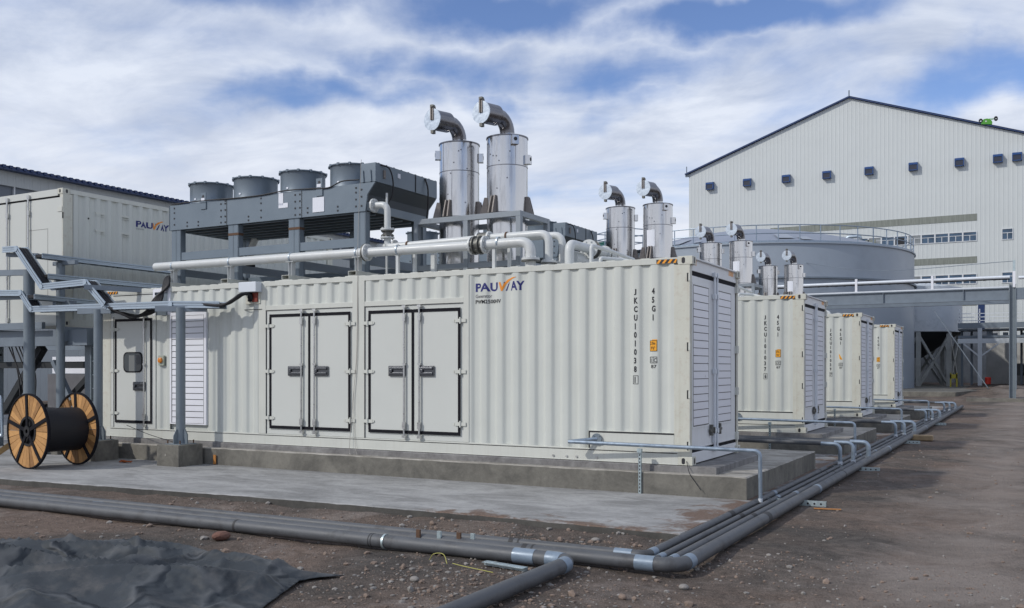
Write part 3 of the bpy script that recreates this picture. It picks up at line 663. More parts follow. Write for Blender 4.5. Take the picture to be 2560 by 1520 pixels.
# ------------------------------------------------------------------ equipment on the container roofs (y is measured from each container's near side)
ROOF = 2.885
ORD = ['nearest', 'second', 'third', 'farthest']
def dry_cooler():
    r = thing('dry_cooler', 'blue grey dry cooler with four fan rings on the roof of the nearest container', 'cooler', (-8.3, 1.36, 0), 'dry coolers on the container roofs')
    X = 8.3; Yo = -1.36
    def B(x0, y0, z0, x1, y1, z1, m=None): return (m or MB()).box(x0+X, y0+Yo, z0, x1+X, y1+Yo, z1)
    x0, x1, ya, yb = -10.70, -5.70, .41, 2.31
    for (yy, yt) in ((ya, ya+.03), (yb, yb-.03)):
        p = MB().prism([(x0+X, 4.045), (-5.90+X, 4.045), (-5.86+X, 4.33), (-5.69+X, 4.53), (x0+X, 4.53)], 'y', min(yy, yt)+Yo, max(yy, yt)+Yo); side = p.build('side_panel', cooler_m, r)
        if yy == ya:
            b = MB()
            for (px_, zs) in ((-10.55, (4.15, 4.27, 4.38, 4.47)), (-9.30, (4.1, 4.21, 4.33, 4.45)), (-9.19, (4.1, 4.21, 4.33, 4.45, 4.5)), (-8.29, (4.12, 4.25, 4.38, 4.47)), (-7.47, (4.1, 4.22, 4.34, 4.46)), (-7.36, (4.1, 4.22, 4.34, 4.46)), (-6.1, (4.14, 4.26, 4.38, 4.46)), (-5.98, (4.14, 4.3, 4.42)), (-8.6, (4.09, 4.16)), (-9.9, (4.09, 4.16)), (-7.18, (4.12, 4.2)), (-6.5, (4.1, 4.17)), (-10.2, (4.1, 4.17))):
                for z in zs: b.box(px_+X-.014, yy+Yo-.008, z-.014, px_+X+.014, yy+Yo-.001, z+.014)
            b.build('panel_bolt', hblack, side)
            q = MB(); 
            for sx in (-9.151, -7.317): q.box(sx+X-.006, yy+Yo-.004, 4.05, sx+X+.006, yy+Yo-.001, 4.525)
            q.build('panel_seam', dark, side)
            MB().box(-7.06+X, yy+Yo-.009, 4.11, -6.80+X, yy+Yo-.002, 4.37).build('paper_label', paper, side)
            MB().box(-7.86+X, yy+Yo-.007, 4.30, -7.75+X, yy+Yo-.002, 4.52).box(-7.86+X, yy+Yo-.007, 4.25, -7.64+X, yy+Yo-.002, 4.335).build('paper_label', paper, side)
            for lx in (-9.75, -6.90):
                g = MB().box(lx+X-.07, yy+Yo-.02, 4.39, lx+X+.07, yy+Yo-.001, 4.52).box(lx+X-.07, yy+Yo-.02, 4.50, lx+X+.07, yy+Yo-.004, 4.70); l = g.build('lifting_lug', cooler_m, side)
                MB().tube([(lx+X, yy+Yo-.022, 4.63), (lx+X, yy+Yo-.019, 4.63)], .028, 14).build('lug_hole', hblack, l); MB().box(lx+X-.05, yy+Yo-.025, 4.545, lx+X+.04, yy+Yo-.018, 4.60).build('lug_label', paper, l)
    m = MB(); B(x0, ya, 4.045, x0+.03, yb, 4.53, m); B(x0, ya+.02, 4.50, -5.95, yb-.02, 4.525, m); m.build('casing', cooler_m, r)
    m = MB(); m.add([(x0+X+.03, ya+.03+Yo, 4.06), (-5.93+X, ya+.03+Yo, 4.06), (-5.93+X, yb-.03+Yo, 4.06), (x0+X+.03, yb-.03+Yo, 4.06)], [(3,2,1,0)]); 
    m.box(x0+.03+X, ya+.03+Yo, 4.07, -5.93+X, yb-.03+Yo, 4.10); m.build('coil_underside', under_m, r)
    m = MB()
    for k in range(7): B(x0+.1, ya+.1+k*.27, 4.03, -5.98, ya+.13+k*.27, 4.06, m)
    m.build('underside_rib', cooler_m, r)
    # sloping coil end and header box
    m = MB().add([(-5.90+X, ya+Yo+.03, 4.06), (-5.90+X, yb+Yo-.03, 4.06), (-5.86+X, yb+Yo-.03, 4.33), (-5.86+X, ya+Yo+.03, 4.33), (-5.69+X, yb+Yo-.03, 4.53), (-5.69+X, ya+Yo+.03, 4.53)], [(0,1,2,3), (3,2,4,5)]); m.build('coil_end', mat('coil_dark', (.05, .062, .076), .5, .2, var=.2), r)
    m = B(-5.91, ya+.03, 4.06, -5.875, yb-.03, 4.20); m.build('end_plate', cooler_m, r)
    h = B(-6.005, ya-.0, 4.535, -5.68, yb, 4.862).build('header_box', cooler_m, r, bevel=.006)
    m = MB()
    for k in range(9): B(-5.9, ya+.1+k*.22, 4.858, -5.69, ya+.13+k*.22, 4.872, m)
    B(-5.679, ya+1.18, 4.54, -5.672, ya+1.2, 4.85, m); m.build('box_seam', dark, h)
    m = MB().prism([(-5.95+X, 4.54), (-5.92+X, 4.54), (-5.935+X, 4.74)], 'y', ya+Yo-.02, ya+Yo).prism([(-5.79+X, 4.54), (-5.76+X, 4.54), (-5.775+X, 4.74)], 'y', ya+Yo-.02, ya+Yo); m.build('box_gusset', cooler_m, h)
    MB().box(-5.68+X, 1.05+Yo, 4.70, -5.668+X, 1.12+Yo, 4.78).build('box_label', paper, h); MB().box(-5.68+X, .62+Yo, 4.62, -5.655+X, .67+Yo, 4.76).build('box_label', bolt_m, h)
    w = MB().tube(curve([(-5.67+X, .55+Yo, 4.84), (-5.62+X, .72+Yo, 4.80), (-5.60+X, .80+Yo, 4.6), (-5.62+X, .80+Yo, 4.35), (-5.66+X, .65+Yo, 4.12), (-5.6+X, .55+Yo, 4.10)], 8), .012, 8)
    w.tube(curve([(-5.67+X, 1.9+Yo, 4.84), (-5.62+X, 1.92+Yo, 4.6), (-5.64+X, 1.9+Yo, 4.1), (-5.66+X, 1.72+Yo, 4.05)], 8), .014, 8); w.build('power_cable', cable_m, r)
    w = MB().tube([(-5.6+X, .62+Yo, 4.36), (-5.6+X, .62+Yo, 4.08), (-5.6+X, .62+Yo, 3.5), (-5.6+X, .62+Yo, ROOF)], .02, 10); w.build('cable_conduit', white_pipe, r)
    w = MB().tube(curve([(x0+.1+X, ya+Yo-.01, 4.55)] + [(xx+X, ya+Yo-.015, 4.535+.02*math.sin(xx*3.1)) for xx in (-9.8, -9, -8.3, -7.7, -7.1, -6.7)] + [(-6.4+X, ya+Yo-.01, 4.60), (-6.05+X, ya+Yo+.02, 4.60)], 6), .012, 8); w.build('edge_cable', cable_m, r)
    for k in range(4):
        cx_ = -10.29 + 1.19*k + X; cy_ = 1.12 + Yo
        f = MB(); n = 40; a = []; 
        f.tube([(cx_, cy_, 4.53), (cx_, cy_, 4.60), (cx_, cy_, 4.97), (cx_, cy_, 5.0)], .4, n, cap=False, radii=[.44, .415, .415, .43]); f.tube([(cx_, cy_, 4.60), (cx_, cy_, 4.99)], .4, n, cap=False, radii=[.405, .405])
        fo = f.build('fan_ring', cooler_l, r)
        g = MB().ring((cx_, cy_, 4.985), (0, 0, 1), .448, .405, .018, n)
        for j in range(12): a_ = 2*PI*j/12; g.box(cx_+.43*math.cos(a_)-.02, cy_+.43*math.sin(a_)-.02, 4.975, cx_+.43*math.cos(a_)+.02, cy_+.43*math.sin(a_)+.02, 5.018)
        g.build('ring_flange', cooler_m, fo)
        g = MB().cyl((cx_, cy_, 4.72), (cx_, cy_, 4.82), .10, 16)
        for j in range(6): a_ = 2*PI*j/6; g.bar((cx_, cy_, 4.76), (cx_+.38*math.cos(a_), cy_+.38*math.sin(a_), 4.78), .13, .01)
        g.build('fan_blades', cooler_m, fo)
        MB().box(cx_-.03, cy_-.424, 4.66, cx_+.015, cy_-.414, 4.69).build('ring_label', paper, fo)
    for yy in (ya+.02, yb-.14):
        for lx in (-10.65, -9.13, -7.64, -6.16):
            l = B(lx, yy, ROOF+.02, lx+.255, yy+.008, 4.045); B(lx, yy+.112, ROOF+.02, lx+.255, yy+.12, 4.045, l); B(lx+.12, yy, ROOF+.02, lx+.135, yy+.12, 4.045, l); B(lx+.235, yy, ROOF+.02, lx+.25, yy+.12, 4.045, l)
            lo = l.build('leg', cooler_m, r)
            if yy < 1 and lx in (-9.13, -7.64): B(lx-.004, yy-.006, 3.84, lx+.262, yy+.125, 3.885).build('rust_band', rust_m, lo)
    m = MB()
    for a, b in ((-10.40, -9.13), (-8.875, -7.64), (-7.385, -6.16)):
        B(a, ya+.03, 3.45, b, ya+.07, 3.60, m); B(a, ya+.10, 3.33, b, ya+.17, 3.40, m)
    B(-10.65, yb-.10, 3.08, -5.95, yb-.04, 3.26, m)
    m.build('cross_rail', cooler_m, r)
    m = MB()
    for lx in (-10.60, -9.08, -7.59, -6.11): m.bar((lx+.1+X, ya+.1+Yo, 3.22), (lx+.1+X, yb-.1+Yo, 3.22), .07, .14)
    m.build('side_rail', girder_m, r)
    return r
def exhaust_stack(x, y, kind, label, lbl):
    r = thing('exhaust_stack', label, 'chimney', (x, y, 0), 'stainless exhaust stacks')
    R0 = .352
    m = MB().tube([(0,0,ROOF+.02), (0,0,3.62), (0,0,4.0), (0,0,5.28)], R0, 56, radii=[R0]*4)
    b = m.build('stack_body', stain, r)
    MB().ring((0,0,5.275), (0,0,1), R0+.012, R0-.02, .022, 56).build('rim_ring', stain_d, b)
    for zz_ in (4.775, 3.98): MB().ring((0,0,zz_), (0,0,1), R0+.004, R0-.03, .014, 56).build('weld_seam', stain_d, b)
    m = MB(); s_ = .28 if kind else -.12
    m.box(s_-.003, -math.sqrt(R0**2-s_**2)-.003, 4.79, s_+.003, -math.sqrt(R0**2-s_**2)+.01, 5.27); m.box(-s_*.5, -math.sqrt(R0**2-(s_*.5)**2)-.003, 3.99, -s_*.5+.005, -math.sqrt(R0**2-(s_*.5)**2)+.01, 4.77); m.build('vertical_seam', stain_d, b)
    m = MB(); rr = random.Random(5+kind)
    for k in range(9):
        a = rr.uniform(-2.6, -.5); z = rr.uniform(4.1, 5.2); c = Vector((math.cos(a), math.sin(a), 0)); m.tube([c*(R0-.005)+Vector((0,0,z)), c*(R0+.003)+Vector((0,0,z))], .014, 8)
    m.build('spot_mark', stain_d, b)
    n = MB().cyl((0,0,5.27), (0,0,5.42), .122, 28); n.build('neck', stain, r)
    arc = [(0, -.26+.26*math.cos(R(a)), 5.42+.17*0+.26*math.sin(R(a))) for a in (0, 9)]
    dx_, dy_ = -.15, -.989
    pts = [(dx_*(.25-.25*math.cos(R(a))), dy_*(.25-.25*math.cos(R(a))), 5.38+.25*math.sin(R(a))) for a in range(0, 76, 15)]
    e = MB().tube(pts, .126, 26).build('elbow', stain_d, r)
    o0 = Vector(pts[-1]); d = Vector((dx_, dy_, .10)).normalized(); o1 = o0 + d*.07; o2 = Vector((dx_*.70, dy_*.70, 5.60)); d2 = Vector((dx_, dy_, -.02)).normalized()
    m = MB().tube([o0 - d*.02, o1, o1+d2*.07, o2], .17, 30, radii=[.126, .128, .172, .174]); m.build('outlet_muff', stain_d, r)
    f = MB().tube([o2 - d2*.002, o2 + d2*.016], .186, 40); fo = f.build('rain_flap', cap_m, r)
    m = MB()
    for dx in ((-.022, .022) if lbl else (-.012, .012)): m.box(o2.x+(dx-.012 if lbl else dx-.02), o2.y-.036, o2.z-.01, o2.x+(dx+.012 if lbl else dx+.02), o2.y-.018, o2.z+.22); m.box(o2.x+dx-.012, o2.y-.03, o2.z+.16, o2.x+dx+.012, o2.y+.06, o2.z+.235)
    m.build('flap_hinge', bolt_m, fo)
    MB().box(o2.x-.03, o2.y-.04, o2.z+.205, o2.x+.03, o2.y+.03, o2.z+.25).box(o2.x, o2.y-.06, o2.z+.21, o2.x+.05, o2.y-.02, o2.z+.225).box(o2.x-.03, o2.y-.02, o2.z-.235, o2.x+.02, o2.y+.06, o2.z-.18).build('flap_bolt', valve_m, fo)
    lugs = [(-2.55, 5.10), (.52, 5.06)] if kind == 0 else [(-.73, 5.19), (.15, 4.90)]
    for a, z in lugs:
        c = Vector((math.cos(a), math.sin(a), 0)); t = Vector((-c.y, c.x, 0)); g = MB()
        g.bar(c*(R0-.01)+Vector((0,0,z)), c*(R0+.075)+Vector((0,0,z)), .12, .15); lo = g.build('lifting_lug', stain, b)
        MB().tube([c*(R0+.072)+Vector((0,0,z+.01)), c*(R0+.08)+Vector((0,0,z+.01))], .032, 16).build('lug_hole', hblack, lo)
    for a in (-2.5, -1.82, -1.64, .10, .30, 1.6) if kind else (-2.55, -1.66, -1.48, .08, .32, 1.6):
        c = Vector((math.cos(a), math.sin(a), 0)); t = Vector((-c.y, c.x, 0)); z0 = 3.97
        v = [c*(R0-.02), c*(R0+.15), c*(R0+.11), c*(R0-.02)]; zs = [z0, z0, z0+.05, z0+.33]
        v[2] = c*(R0+.05); g = MB(); P4 = [(v[0], z0), (c*(R0+.12), z0), (c*(R0+.105), z0+.07), (c*(R0+.045), z0+.30), (c*(R0-.02), z0+.30)]
        vs = [p + t*w_ + Vector((0,0,z)) for w_ in (-.012, .012) for p, z in P4]
        g.add(vs, [(0,1,2,3,4), (9,8,7,6,5)] + [(i, (i+1) % 5, 5+(i+1) % 5, 5+i) for i in range(5)]); g.build('support_bracket', bolt_m, r)
    if lbl and kind:
        g = MB(); a0 = -2.05; nseg = 8
        vs = []; fs = []
        for i in range(nseg+1): a = a0 + .62*i/nseg; vs += [((R0+.004)*math.cos(a), (R0+.004)*math.sin(a), 4.26), ((R0+.004)*math.cos(a), (R0+.004)*math.sin(a), 4.66)]
        for i in range(nseg): fs.append((2*i, 2*i+2, 2*i+3, 2*i+1))
        g.add(vs, fs); g.build('paper_label', paper, b)
    return r
def stack_frame(label):
    r = thing('stack_frame', label, 'frame', (-4.28, 1.6, 0), 'grey steel frames around the exhaust stacks'); X = 4.28; Yo = -1.6
    m = MB(); x0, x1, y0, y1 = -5.30, -3.27, 1.10, 2.10; s_ = .085
    for x in (x0, (x0+x1)/2, x1):
        for y in (y0, y1):
            if x == (x0+x1)/2 and y == y1: continue
            MB().box(x-s_/2+X, y-s_/2+Yo, ROOF+.01, x+s_/2+X, y+s_/2+Yo, 3.85).build('upright', frame_m, r)
    m = MB(); m.box(x0-s_/2+X, y0-s_/2+Yo, 3.85, x1+s_/2+X, y0+s_/2+Yo, 3.94); m.box(x0-s_/2+X, y1-s_/2+Yo, 3.85, x1+s_/2+X, y1+s_/2+Yo, 3.94); m.box(x0-s_/2+X, y0+s_/2+Yo, 3.85, x0+s_/2+X, y1-s_/2+Yo, 3.94); m.box(x1-s_/2+X, y0+s_/2+Yo, 3.85, x1+s_/2+X, y1-s_/2+Yo, 3.94)
    m.build('top_beam', frame_m, r, bevel=.004)
    m = MB(); m.box(x0+s_/2+X, y0-.035+Yo, 3.04, x1-s_/2+X, y0+.035+Yo, 3.13); m.box(x0+s_/2+X, y1-.035+Yo, 3.04, x1-s_/2+X, y1+.035+Yo, 3.13); m.box(x1-.035+X, y0+.05+Yo, 3.04, x1+.035+X, y1-.05+Yo, 3.13); m.build('lower_beam', frame_m, r)
    return r
def flange(mb, p, ax, ro, h=.03, n=26, bolts=8):
    p = Vector(p); ax = Vector(ax).normalized(); mb.tube([p-ax*h/2, p+ax*h/2], ro, n)
    u = Vector((0,0,1)) if abs(ax.z) < .9 else Vector((1,0,0)); u = (u-ax*u.dot(ax)).normalized(); w = ax.cross(u)
    for k in range(bolts):
        a = 2*PI*(k+.5)/bolts; c = p + (u*math.cos(a)+w*math.sin(a))*ro*.8; mb.tube([c-ax*(h/2+.018), c+ax*(h/2+.018)], ro*.1, 6)
def pipework():
    out = []
    def new(label, loc): return thing('coolant_pipe', label, 'pipe', loc, None)
    # long main pipe along the near edge
    r = new('long white pipe along the near roof edge of the %s container', (0, .15, 3.3)); o = Vector((0, .15, 3.3)); Q = lambda *a: Vector(a) - o
    MB().tube([Q(-10.8, .15, 3.305), Q(-10.77, .15, 3.31), Q(-5.72, .15, 3.29)], .08, 24, radii=[.05, .08, .08]).tube([Q(-5.72, .15, 3.29), Q(-3.60, .15, 3.275)], .078, 24).build('pipe_run', white_pipe, r)
    MB().tube(rnd([Q(-3.34, .15, 3.275), Q(-2.56, .15, 3.275), Q(-2.56, .15, 2.90)], .24, 8), .078, 24).build('pipe_elbow', white_pipe, r)
    f = MB(); flange(f, Q(-5.655, .15, 3.29), (1,0,0), .145); flange(f, Q(-3.60, .15, 3.275), (1,0,0), .14); flange(f, Q(-3.36, .15, 3.275), (1,0,0), .14); flange(f, Q(-2.56, .15, 3.005), (0,0,1), .14); f.build('pipe_flange', white_pipe, r)
    f = MB(); f.tube([Q(-5.70, .15, 3.29), Q(-5.675, .15, 3.29)], .148, 26); f.tube([Q(-3.575, .15, 3.275), Q(-3.39, .15, 3.275)], .10, 20, radii=[.12, .12]); f.tube([Q(-3.55, .15, 3.275), Q(-3.53, .15, 3.275)], .15, 26); f.tube([Q(-3.45, .15, 3.275), Q(-3.43, .15, 3.275)], .15, 26)
    for k in range(8): a = 2*PI*k/8; f.tube([Q(-3.6, .15+.115*math.cos(a), 3.275+.115*math.sin(a)), Q(-3.36, .15+.115*math.cos(a), 3.275+.115*math.sin(a))], .012, 6)
    f.tube([Q(-2.56, .15, 2.97), Q(-2.56, .15, 2.985)], .148, 26); f.build('valve', valve_m, r)
    f = MB()
    for x in (-10.27, -8.78, -7.32, -5.86, -5.02, -3.12): f.ring(Q(x-.012, .15, 3.295), (1,0,0), .09, .079, .024, 24)
    f.build('pipe_clamp', galv, r); out.append(r)
    # upper pipe from the dry cooler
    r = new('white pipe dropping from the %s dry cooler and running along beside the stacks', (0, .45, 3.4)); o = Vector((0, .45, 3.4)); Y0 = .45
    MB().tube(rnd([Q(-5.74, Y0, 4.13), Q(-5.46, Y0, 4.13), Q(-5.46, Y0, 3.70)], .14, 8), .056, 20).tube(rnd([Q(-5.46, Y0, 3.58), Q(-5.46, Y0, 3.405), Q(-3.66, Y0, 3.425)], .14, 8), .056, 20).build('pipe_run', white_pipe, r)
    MB().tube(rnd([Q(-3.46, Y0, 3.425), Q(-2.40, Y0, 3.425), Q(-2.40, Y0, 2.90)], .16, 8), .062, 20).build('pipe_elbow', white_pipe, r)
    f = MB(); flange(f, Q(-5.74, Y0, 4.13), (1,0,0), .12); flange(f, Q(-5.46, Y0, 3.70), (0,0,1), .12); flange(f, Q(-5.46, Y0, 3.56), (0,0,1), .12, .02); flange(f, Q(-3.66, Y0, 3.425), (1,0,0), .105); flange(f, Q(-3.46, Y0, 3.425), (1,0,0), .105); flange(f, Q(-2.40, Y0, 2.985), (0,0,1), .12); f.build('pipe_flange', white_pipe, r)
    f = MB().cyl(Q(-5.46, Y0, 3.575), Q(-5.46, Y0, 3.69), .075, 16); flange(f, Q(-5.46, Y0, 3.675), (0,0,1), .11, .02); flange(f, Q(-5.46, Y0, 3.595), (0,0,1), .11, .02); f.cyl(Q(-3.64, Y0, 3.425), Q(-3.48, Y0, 3.425), .095, 20); f.tube([Q(-2.40, Y0, 2.955), Q(-2.40, Y0, 2.968)], .125, 22); f.build('valve', valve_m, r)
    f = MB().ring(Q(-5.05, Y0, 3.41), (1,0,0), .068, .054, .03, 20).ring(Q(-3.15, Y0, 3.428), (1,0,0), .073, .061, .024, 20); f.build('pipe_clamp', rust_m, r); out.append(r)
    # second upper pipe just behind
    r = new('second white pipe behind the upper pipe beside the stacks of the %s container', (0, .75, 3.38)); o = Vector((0, .75, 3.38)); Y0 = .72
    MB().tube(rnd([Q(-5.86, Y0, 3.46), Q(-3.0, Y0, 3.43), Q(-2.30, Y0, 3.43), Q(-2.30, Y0, 2.90)], .16, 8), .056, 20).build('pipe_run', white_pipe, r)
    f = MB(); flange(f, Q(-5.5, Y0, 3.455), (1,0,0), .105); flange(f, Q(-2.30, Y0, 2.985), (0,0,1), .11); f.build('pipe_flange', white_pipe, r); out.append(r)
    # pipe crossing the roof away from the camera with a large flange
    r = new('white pipe with large bolted flanges crossing the roof of the %s container', (-2.0, .6, 3.2)); o = Vector((-2.0, .6, 3.2))
    MB().tube(rnd([Q(-2.10, .55, 2.90), Q(-2.10, .55, 3.26), Q(-2.10, 1.28, 3.26)], .14, 8), .072, 20).tube([Q(-2.10, 1.45, 3.26), Q(-2.10, 2.1, 3.26)], .07, 20).tube(rnd([Q(-2.10, 2.1, 3.26), Q(-2.10, 2.3, 3.26), Q(-2.10, 2.3, 2.9)], .1), .07, 20).build('pipe_run', white_pipe, r)
    f = MB(); flange(f, Q(-2.10, 1.28, 3.26), (0,1,0), .15); flange(f, Q(-2.10, 1.92, 3.26), (0,1,0), .12); f.build('pipe_flange', white_pipe, r)
    f = MB().cyl(Q(-2.10, 1.30, 3.26), Q(-2.10, 1.44, 3.26), .12, 20); flange(f, Q(-2.10, 1.43, 3.26), (0,1,0), .15); flange(f, Q(-2.10, 1.95, 3.26), (0,1,0), .125); f.build('valve', valve_m, r)
    MB().tube([Q(-2.25, .9, 3.08), Q(-2.25, 2.2, 3.08)], .13, 24).build('pipe_vessel', white_pipe, r); out.append(r)
    r = new('thin white pipe with a short leg near the roof edge of the %s container', (-1.6, .5, 3.1)); o = Vector((-1.6, .5, 3.1))
    MB().tube(rnd([Q(-1.62, .30, 2.89), Q(-1.62, .30, 3.17), Q(-1.62, 1.0, 3.17), Q(-1.62, 2.0, 3.13)], .06, 6), .03, 16).tube(rnd([Q(-1.42, .18, 2.89), Q(-1.42, .18, 2.96), Q(-1.22, .6, 2.96), Q(-1.0, .6, 2.9)], .05), .028, 14).build('pipe_run', white_pipe, r); out.append(r)
    return out
def supports():
    out = []
    for i, x in enumerate((-10.287, -8.803, -7.335, -5.864)):
        m = MB(); a, b, z0, z1 = x-.085, x+.085, 2.90, 2.98; t = .008
        for q in ((a, z0, b, z0+t), (a, z1-t, b, z1), (a, z0+t, a+t, z1-t), (b-t, z0+t, b, z1-t)): m.box(q[0]-x, 0, q[1]-2.9, q[2]-x, 2.4, q[3]-2.9)
        r = thing('cross_beam', '%s hollow cream beam from the left across the %s container roof' % (('first', 'second', 'third', 'fourth')[i], '%s'), 'beam', (x, .005, 2.9), 'cream hollow beams across the container roofs')
        m.build('beam', rail_m, r)
        MB().box(-.15, .0, -.055, .15, .06, -.003).build('pad', rail_m, r)
        MB().box(-.085+t, .35, .01, .085-t, .36, .07).build('tube_inside', dark, r); out.append(r)
        p = thing('pipe_support', '%s short white pipe support from the left on the %s container roof' % (('first', 'second', 'third', 'fourth')[i], '%s'), 'support', (x+.02, .15, 2.98), 'white pipe supports on the container roofs')
        MB().box(-.035, -.05, 0, -.029, .05, .235).box(.029, -.05, 0, .035, .05, .235).box(-.03, -.004, 0, .03, .004, .235).build('stem', white_pipe, p); MB().box(-.095, -.06, .235, .075, .06, .245).box(-.06, -.06, 0, .06, .06, .008).build('plate', white_pipe, p); out.append(p)
    for (x, y, z, w, nm) in ((-5.03, .15, 3.20, .05, 'under the main pipe left of the stacks'), (-4.88, .42, 3.34, .05, 'under the upper pipe left of the stacks'), (-3.20, .15, 3.20, .05, 'left one before the right stack'), (-3.07, .40, 3.36, .045, 'right one before the right stack'), (-2.86, .62, 3.36, .07, 'widest one before it'), (-4.62, .60, 3.38, .075, 'wide one left of the stacks')):
        p = thing('pipe_support', 'white box post on the %s container, ' + nm, 'support', (x, y, ROOF), 'white pipe supports on the container roofs')
        MB().box(-w/2, -w/2, 0, w/2, w/2, z-ROOF).build('stem', white_pipe, p); MB().box(-w*.8, -w*.8, 0, w*.8, w*.8, .012).box(-w, -.03, z-ROOF, w, .03, z-ROOF+.01).build('plate', white_pipe, p); out.append(p)
    return out
proto = [dry_cooler(),
         exhaust_stack(-4.755, 1.62, 0, 'left tall stainless exhaust stack of the nearest container, with stained lower half', False),
         exhaust_stack(-3.785, 1.62, 1, 'right tall stainless exhaust stack of the nearest container, with a lug on its front', False),
         stack_frame('grey box section frame around the two nearest exhaust stacks')]
pw = pipework(); sp_ = supports()
s2 = [exhaust_stack(-4.755, 1.62, 0, 'x', True), exhaust_stack(-3.785, 1.62, 1, 'x', True)]
srcs = [proto[0], proto[3]] + s2 + pw; base = [o.location.y for o in srcs]
for k in (1, 2, 3):
    for j, o in enumerate(srcs):
        c = o if (k == 1 and o in s2) else copy_tree(o)
        c.location.y = base[j] + 7.5*k
        c['label'] = ['blue grey dry cooler with fan rings on the roof of the %s container' % ORD[k], 'grey box section frame around the stacks of the %s container' % ORD[k],
                      'left stainless exhaust stack on the %s container' % ORD[k], 'right stainless exhaust stack on the %s container, with a white paper label' % ORD[k]][j] if j < 4 else o['label'] % ORD[k]
for o in pw + sp_: o['label'] = o['label'] % 'nearest'
# thin rope hanging over the nearest container's side
tag(MB().tube(curve([(-5.745, .10, 4.85), (-5.75, .02, 3.6), (-5.735, -.012, 2.9), (-5.75, -.02, 1.6), (-5.83, -.03, .7), (-5.87, -.06, .0), (-5.80, -.12, -.09)], 8), .004, 6).tube(curve([(-5.735, -.012, 2.9), (-5.73, -.02, 1.7), (-5.80, -.03, .9), (-5.78, -.02, .1), (-5.68, -.1, -.09)], 8), .003, 6).build('rope', mat('rope_grey', (.35, .33, .30), .8)), 'thin grey cord hanging over the nearest container side between its two double doors', 'cord')
tag(MB().tube(curve([(-.05, -.012, .06), (-.02, -.06, -.0), (.05, -.17, -.1), (.15, -.2, -.22), (.22, -.22, -.3)], 8), .005, 6).build('loose_wire', dark), 'short dark wire hanging from the nearest container corner over the concrete edge', 'wire')

# ------------------------------------------------------------------ ground
def ramp_y(y, ys, vs):
    if y <= ys[0]: return vs[0]
    for i in range(len(ys)-1):
        if y <= ys[i+1]: t = (y-ys[i])/(ys[i+1]-ys[i]); return vs[i]*(1-t)+vs[i+1]*t
    return vs[-1]
def lift(y): return ramp_y(y, (5, 13, 21, 34, 43, 62, 90), (0, .05, .09, .11, .24, .70, .75))
def gz(x, y):
    h = -.505 + lift(y)
    n = noise.noise(Vector((x*.5, y*.5, 0)))*.035 + noise.noise(Vector((x*2.1, y*2.1, 4)))*.014 + noise.noise(Vector((x*7, y*7, 9)))*.006
    amp = 1.0
    if 1.25 < x < 1.65 and y > -5: n -= .008
    h += n*amp
    if x < 1.0 and -3.45 < y < -2.9: h += .035*(1-abs(y+3.05)/.4)*(1+noise.noise(Vector((x*1.7, y*2, 3))))
    rut = math.exp(-((x-3.2-.06*y+.4*noise.noise(Vector((0, y*.3, 0))))/.28)**2) + math.exp(-((x-5.1-.06*y+.4*noise.noise(Vector((0, y*.3, 0))))/.28)**2)
    h -= .022*rut
    # soil mounds and banks at the far right
    for (mx, my, rx, ry, hh) in MOUNDS:
        d = ((x-mx)/rx)**2 + ((y-my)/ry)**2
        if d < 4: h += hh*math.exp(-d*1.6)*(1+.5*noise.noise(Vector((x*1.1, y*.8, 2))))
    return h
MOUNDS = [(2.6, 46.5, 1.3, 3, .25), (4.5, 47, 3, 2.5, .30), (7.5, 48, 5, 5, .45), (1.6, 42, 1.6, 1.6, .20), (3.8, 52, 3, 3, .3)]
def axis(parts):
    out = []
    for a, b, st in parts:
        n = max(1, round((b-a)/st)); out += [a + (b-a)*i/n for i in range(n)]
    return out + [parts[-1][1]]
XS = axis([(-400, -40, 60), (-40, -14, 5), (-14, -8, .5), (-8, 4.5, .06), (4.5, 9, .25), (9, 40, 3), (40, 400, 60)])
YS = axis([(-60, -14, 8), (-14, -8.6, .5), (-8.6, -2.9, .06), (-2.9, 4, .12), (4, 36, .4), (36, 54, .5), (54, 90, 6), (90, 900, 80)])
vs = []; fs = []; nx = len(XS)
for y in YS:
    for x in XS:
        z = gz(x, y)
        if (x < .4 and 45.3 < y < 71): z = min(z, -.2)
        if x < .78 and y > -2.75 and y < 36: z = min(z, -.47+lift(y)*.5)
        vs.append((x, y, z))
for j in range(len(YS)-1):
    for i in range(nx-1): a = j*nx+i; fs.append((a, a+1, a+1+nx, a+nx))
gm = MB().add(vs, fs).build('ground', dirt_m, smooth=180); gm['kind'] = 'structure'
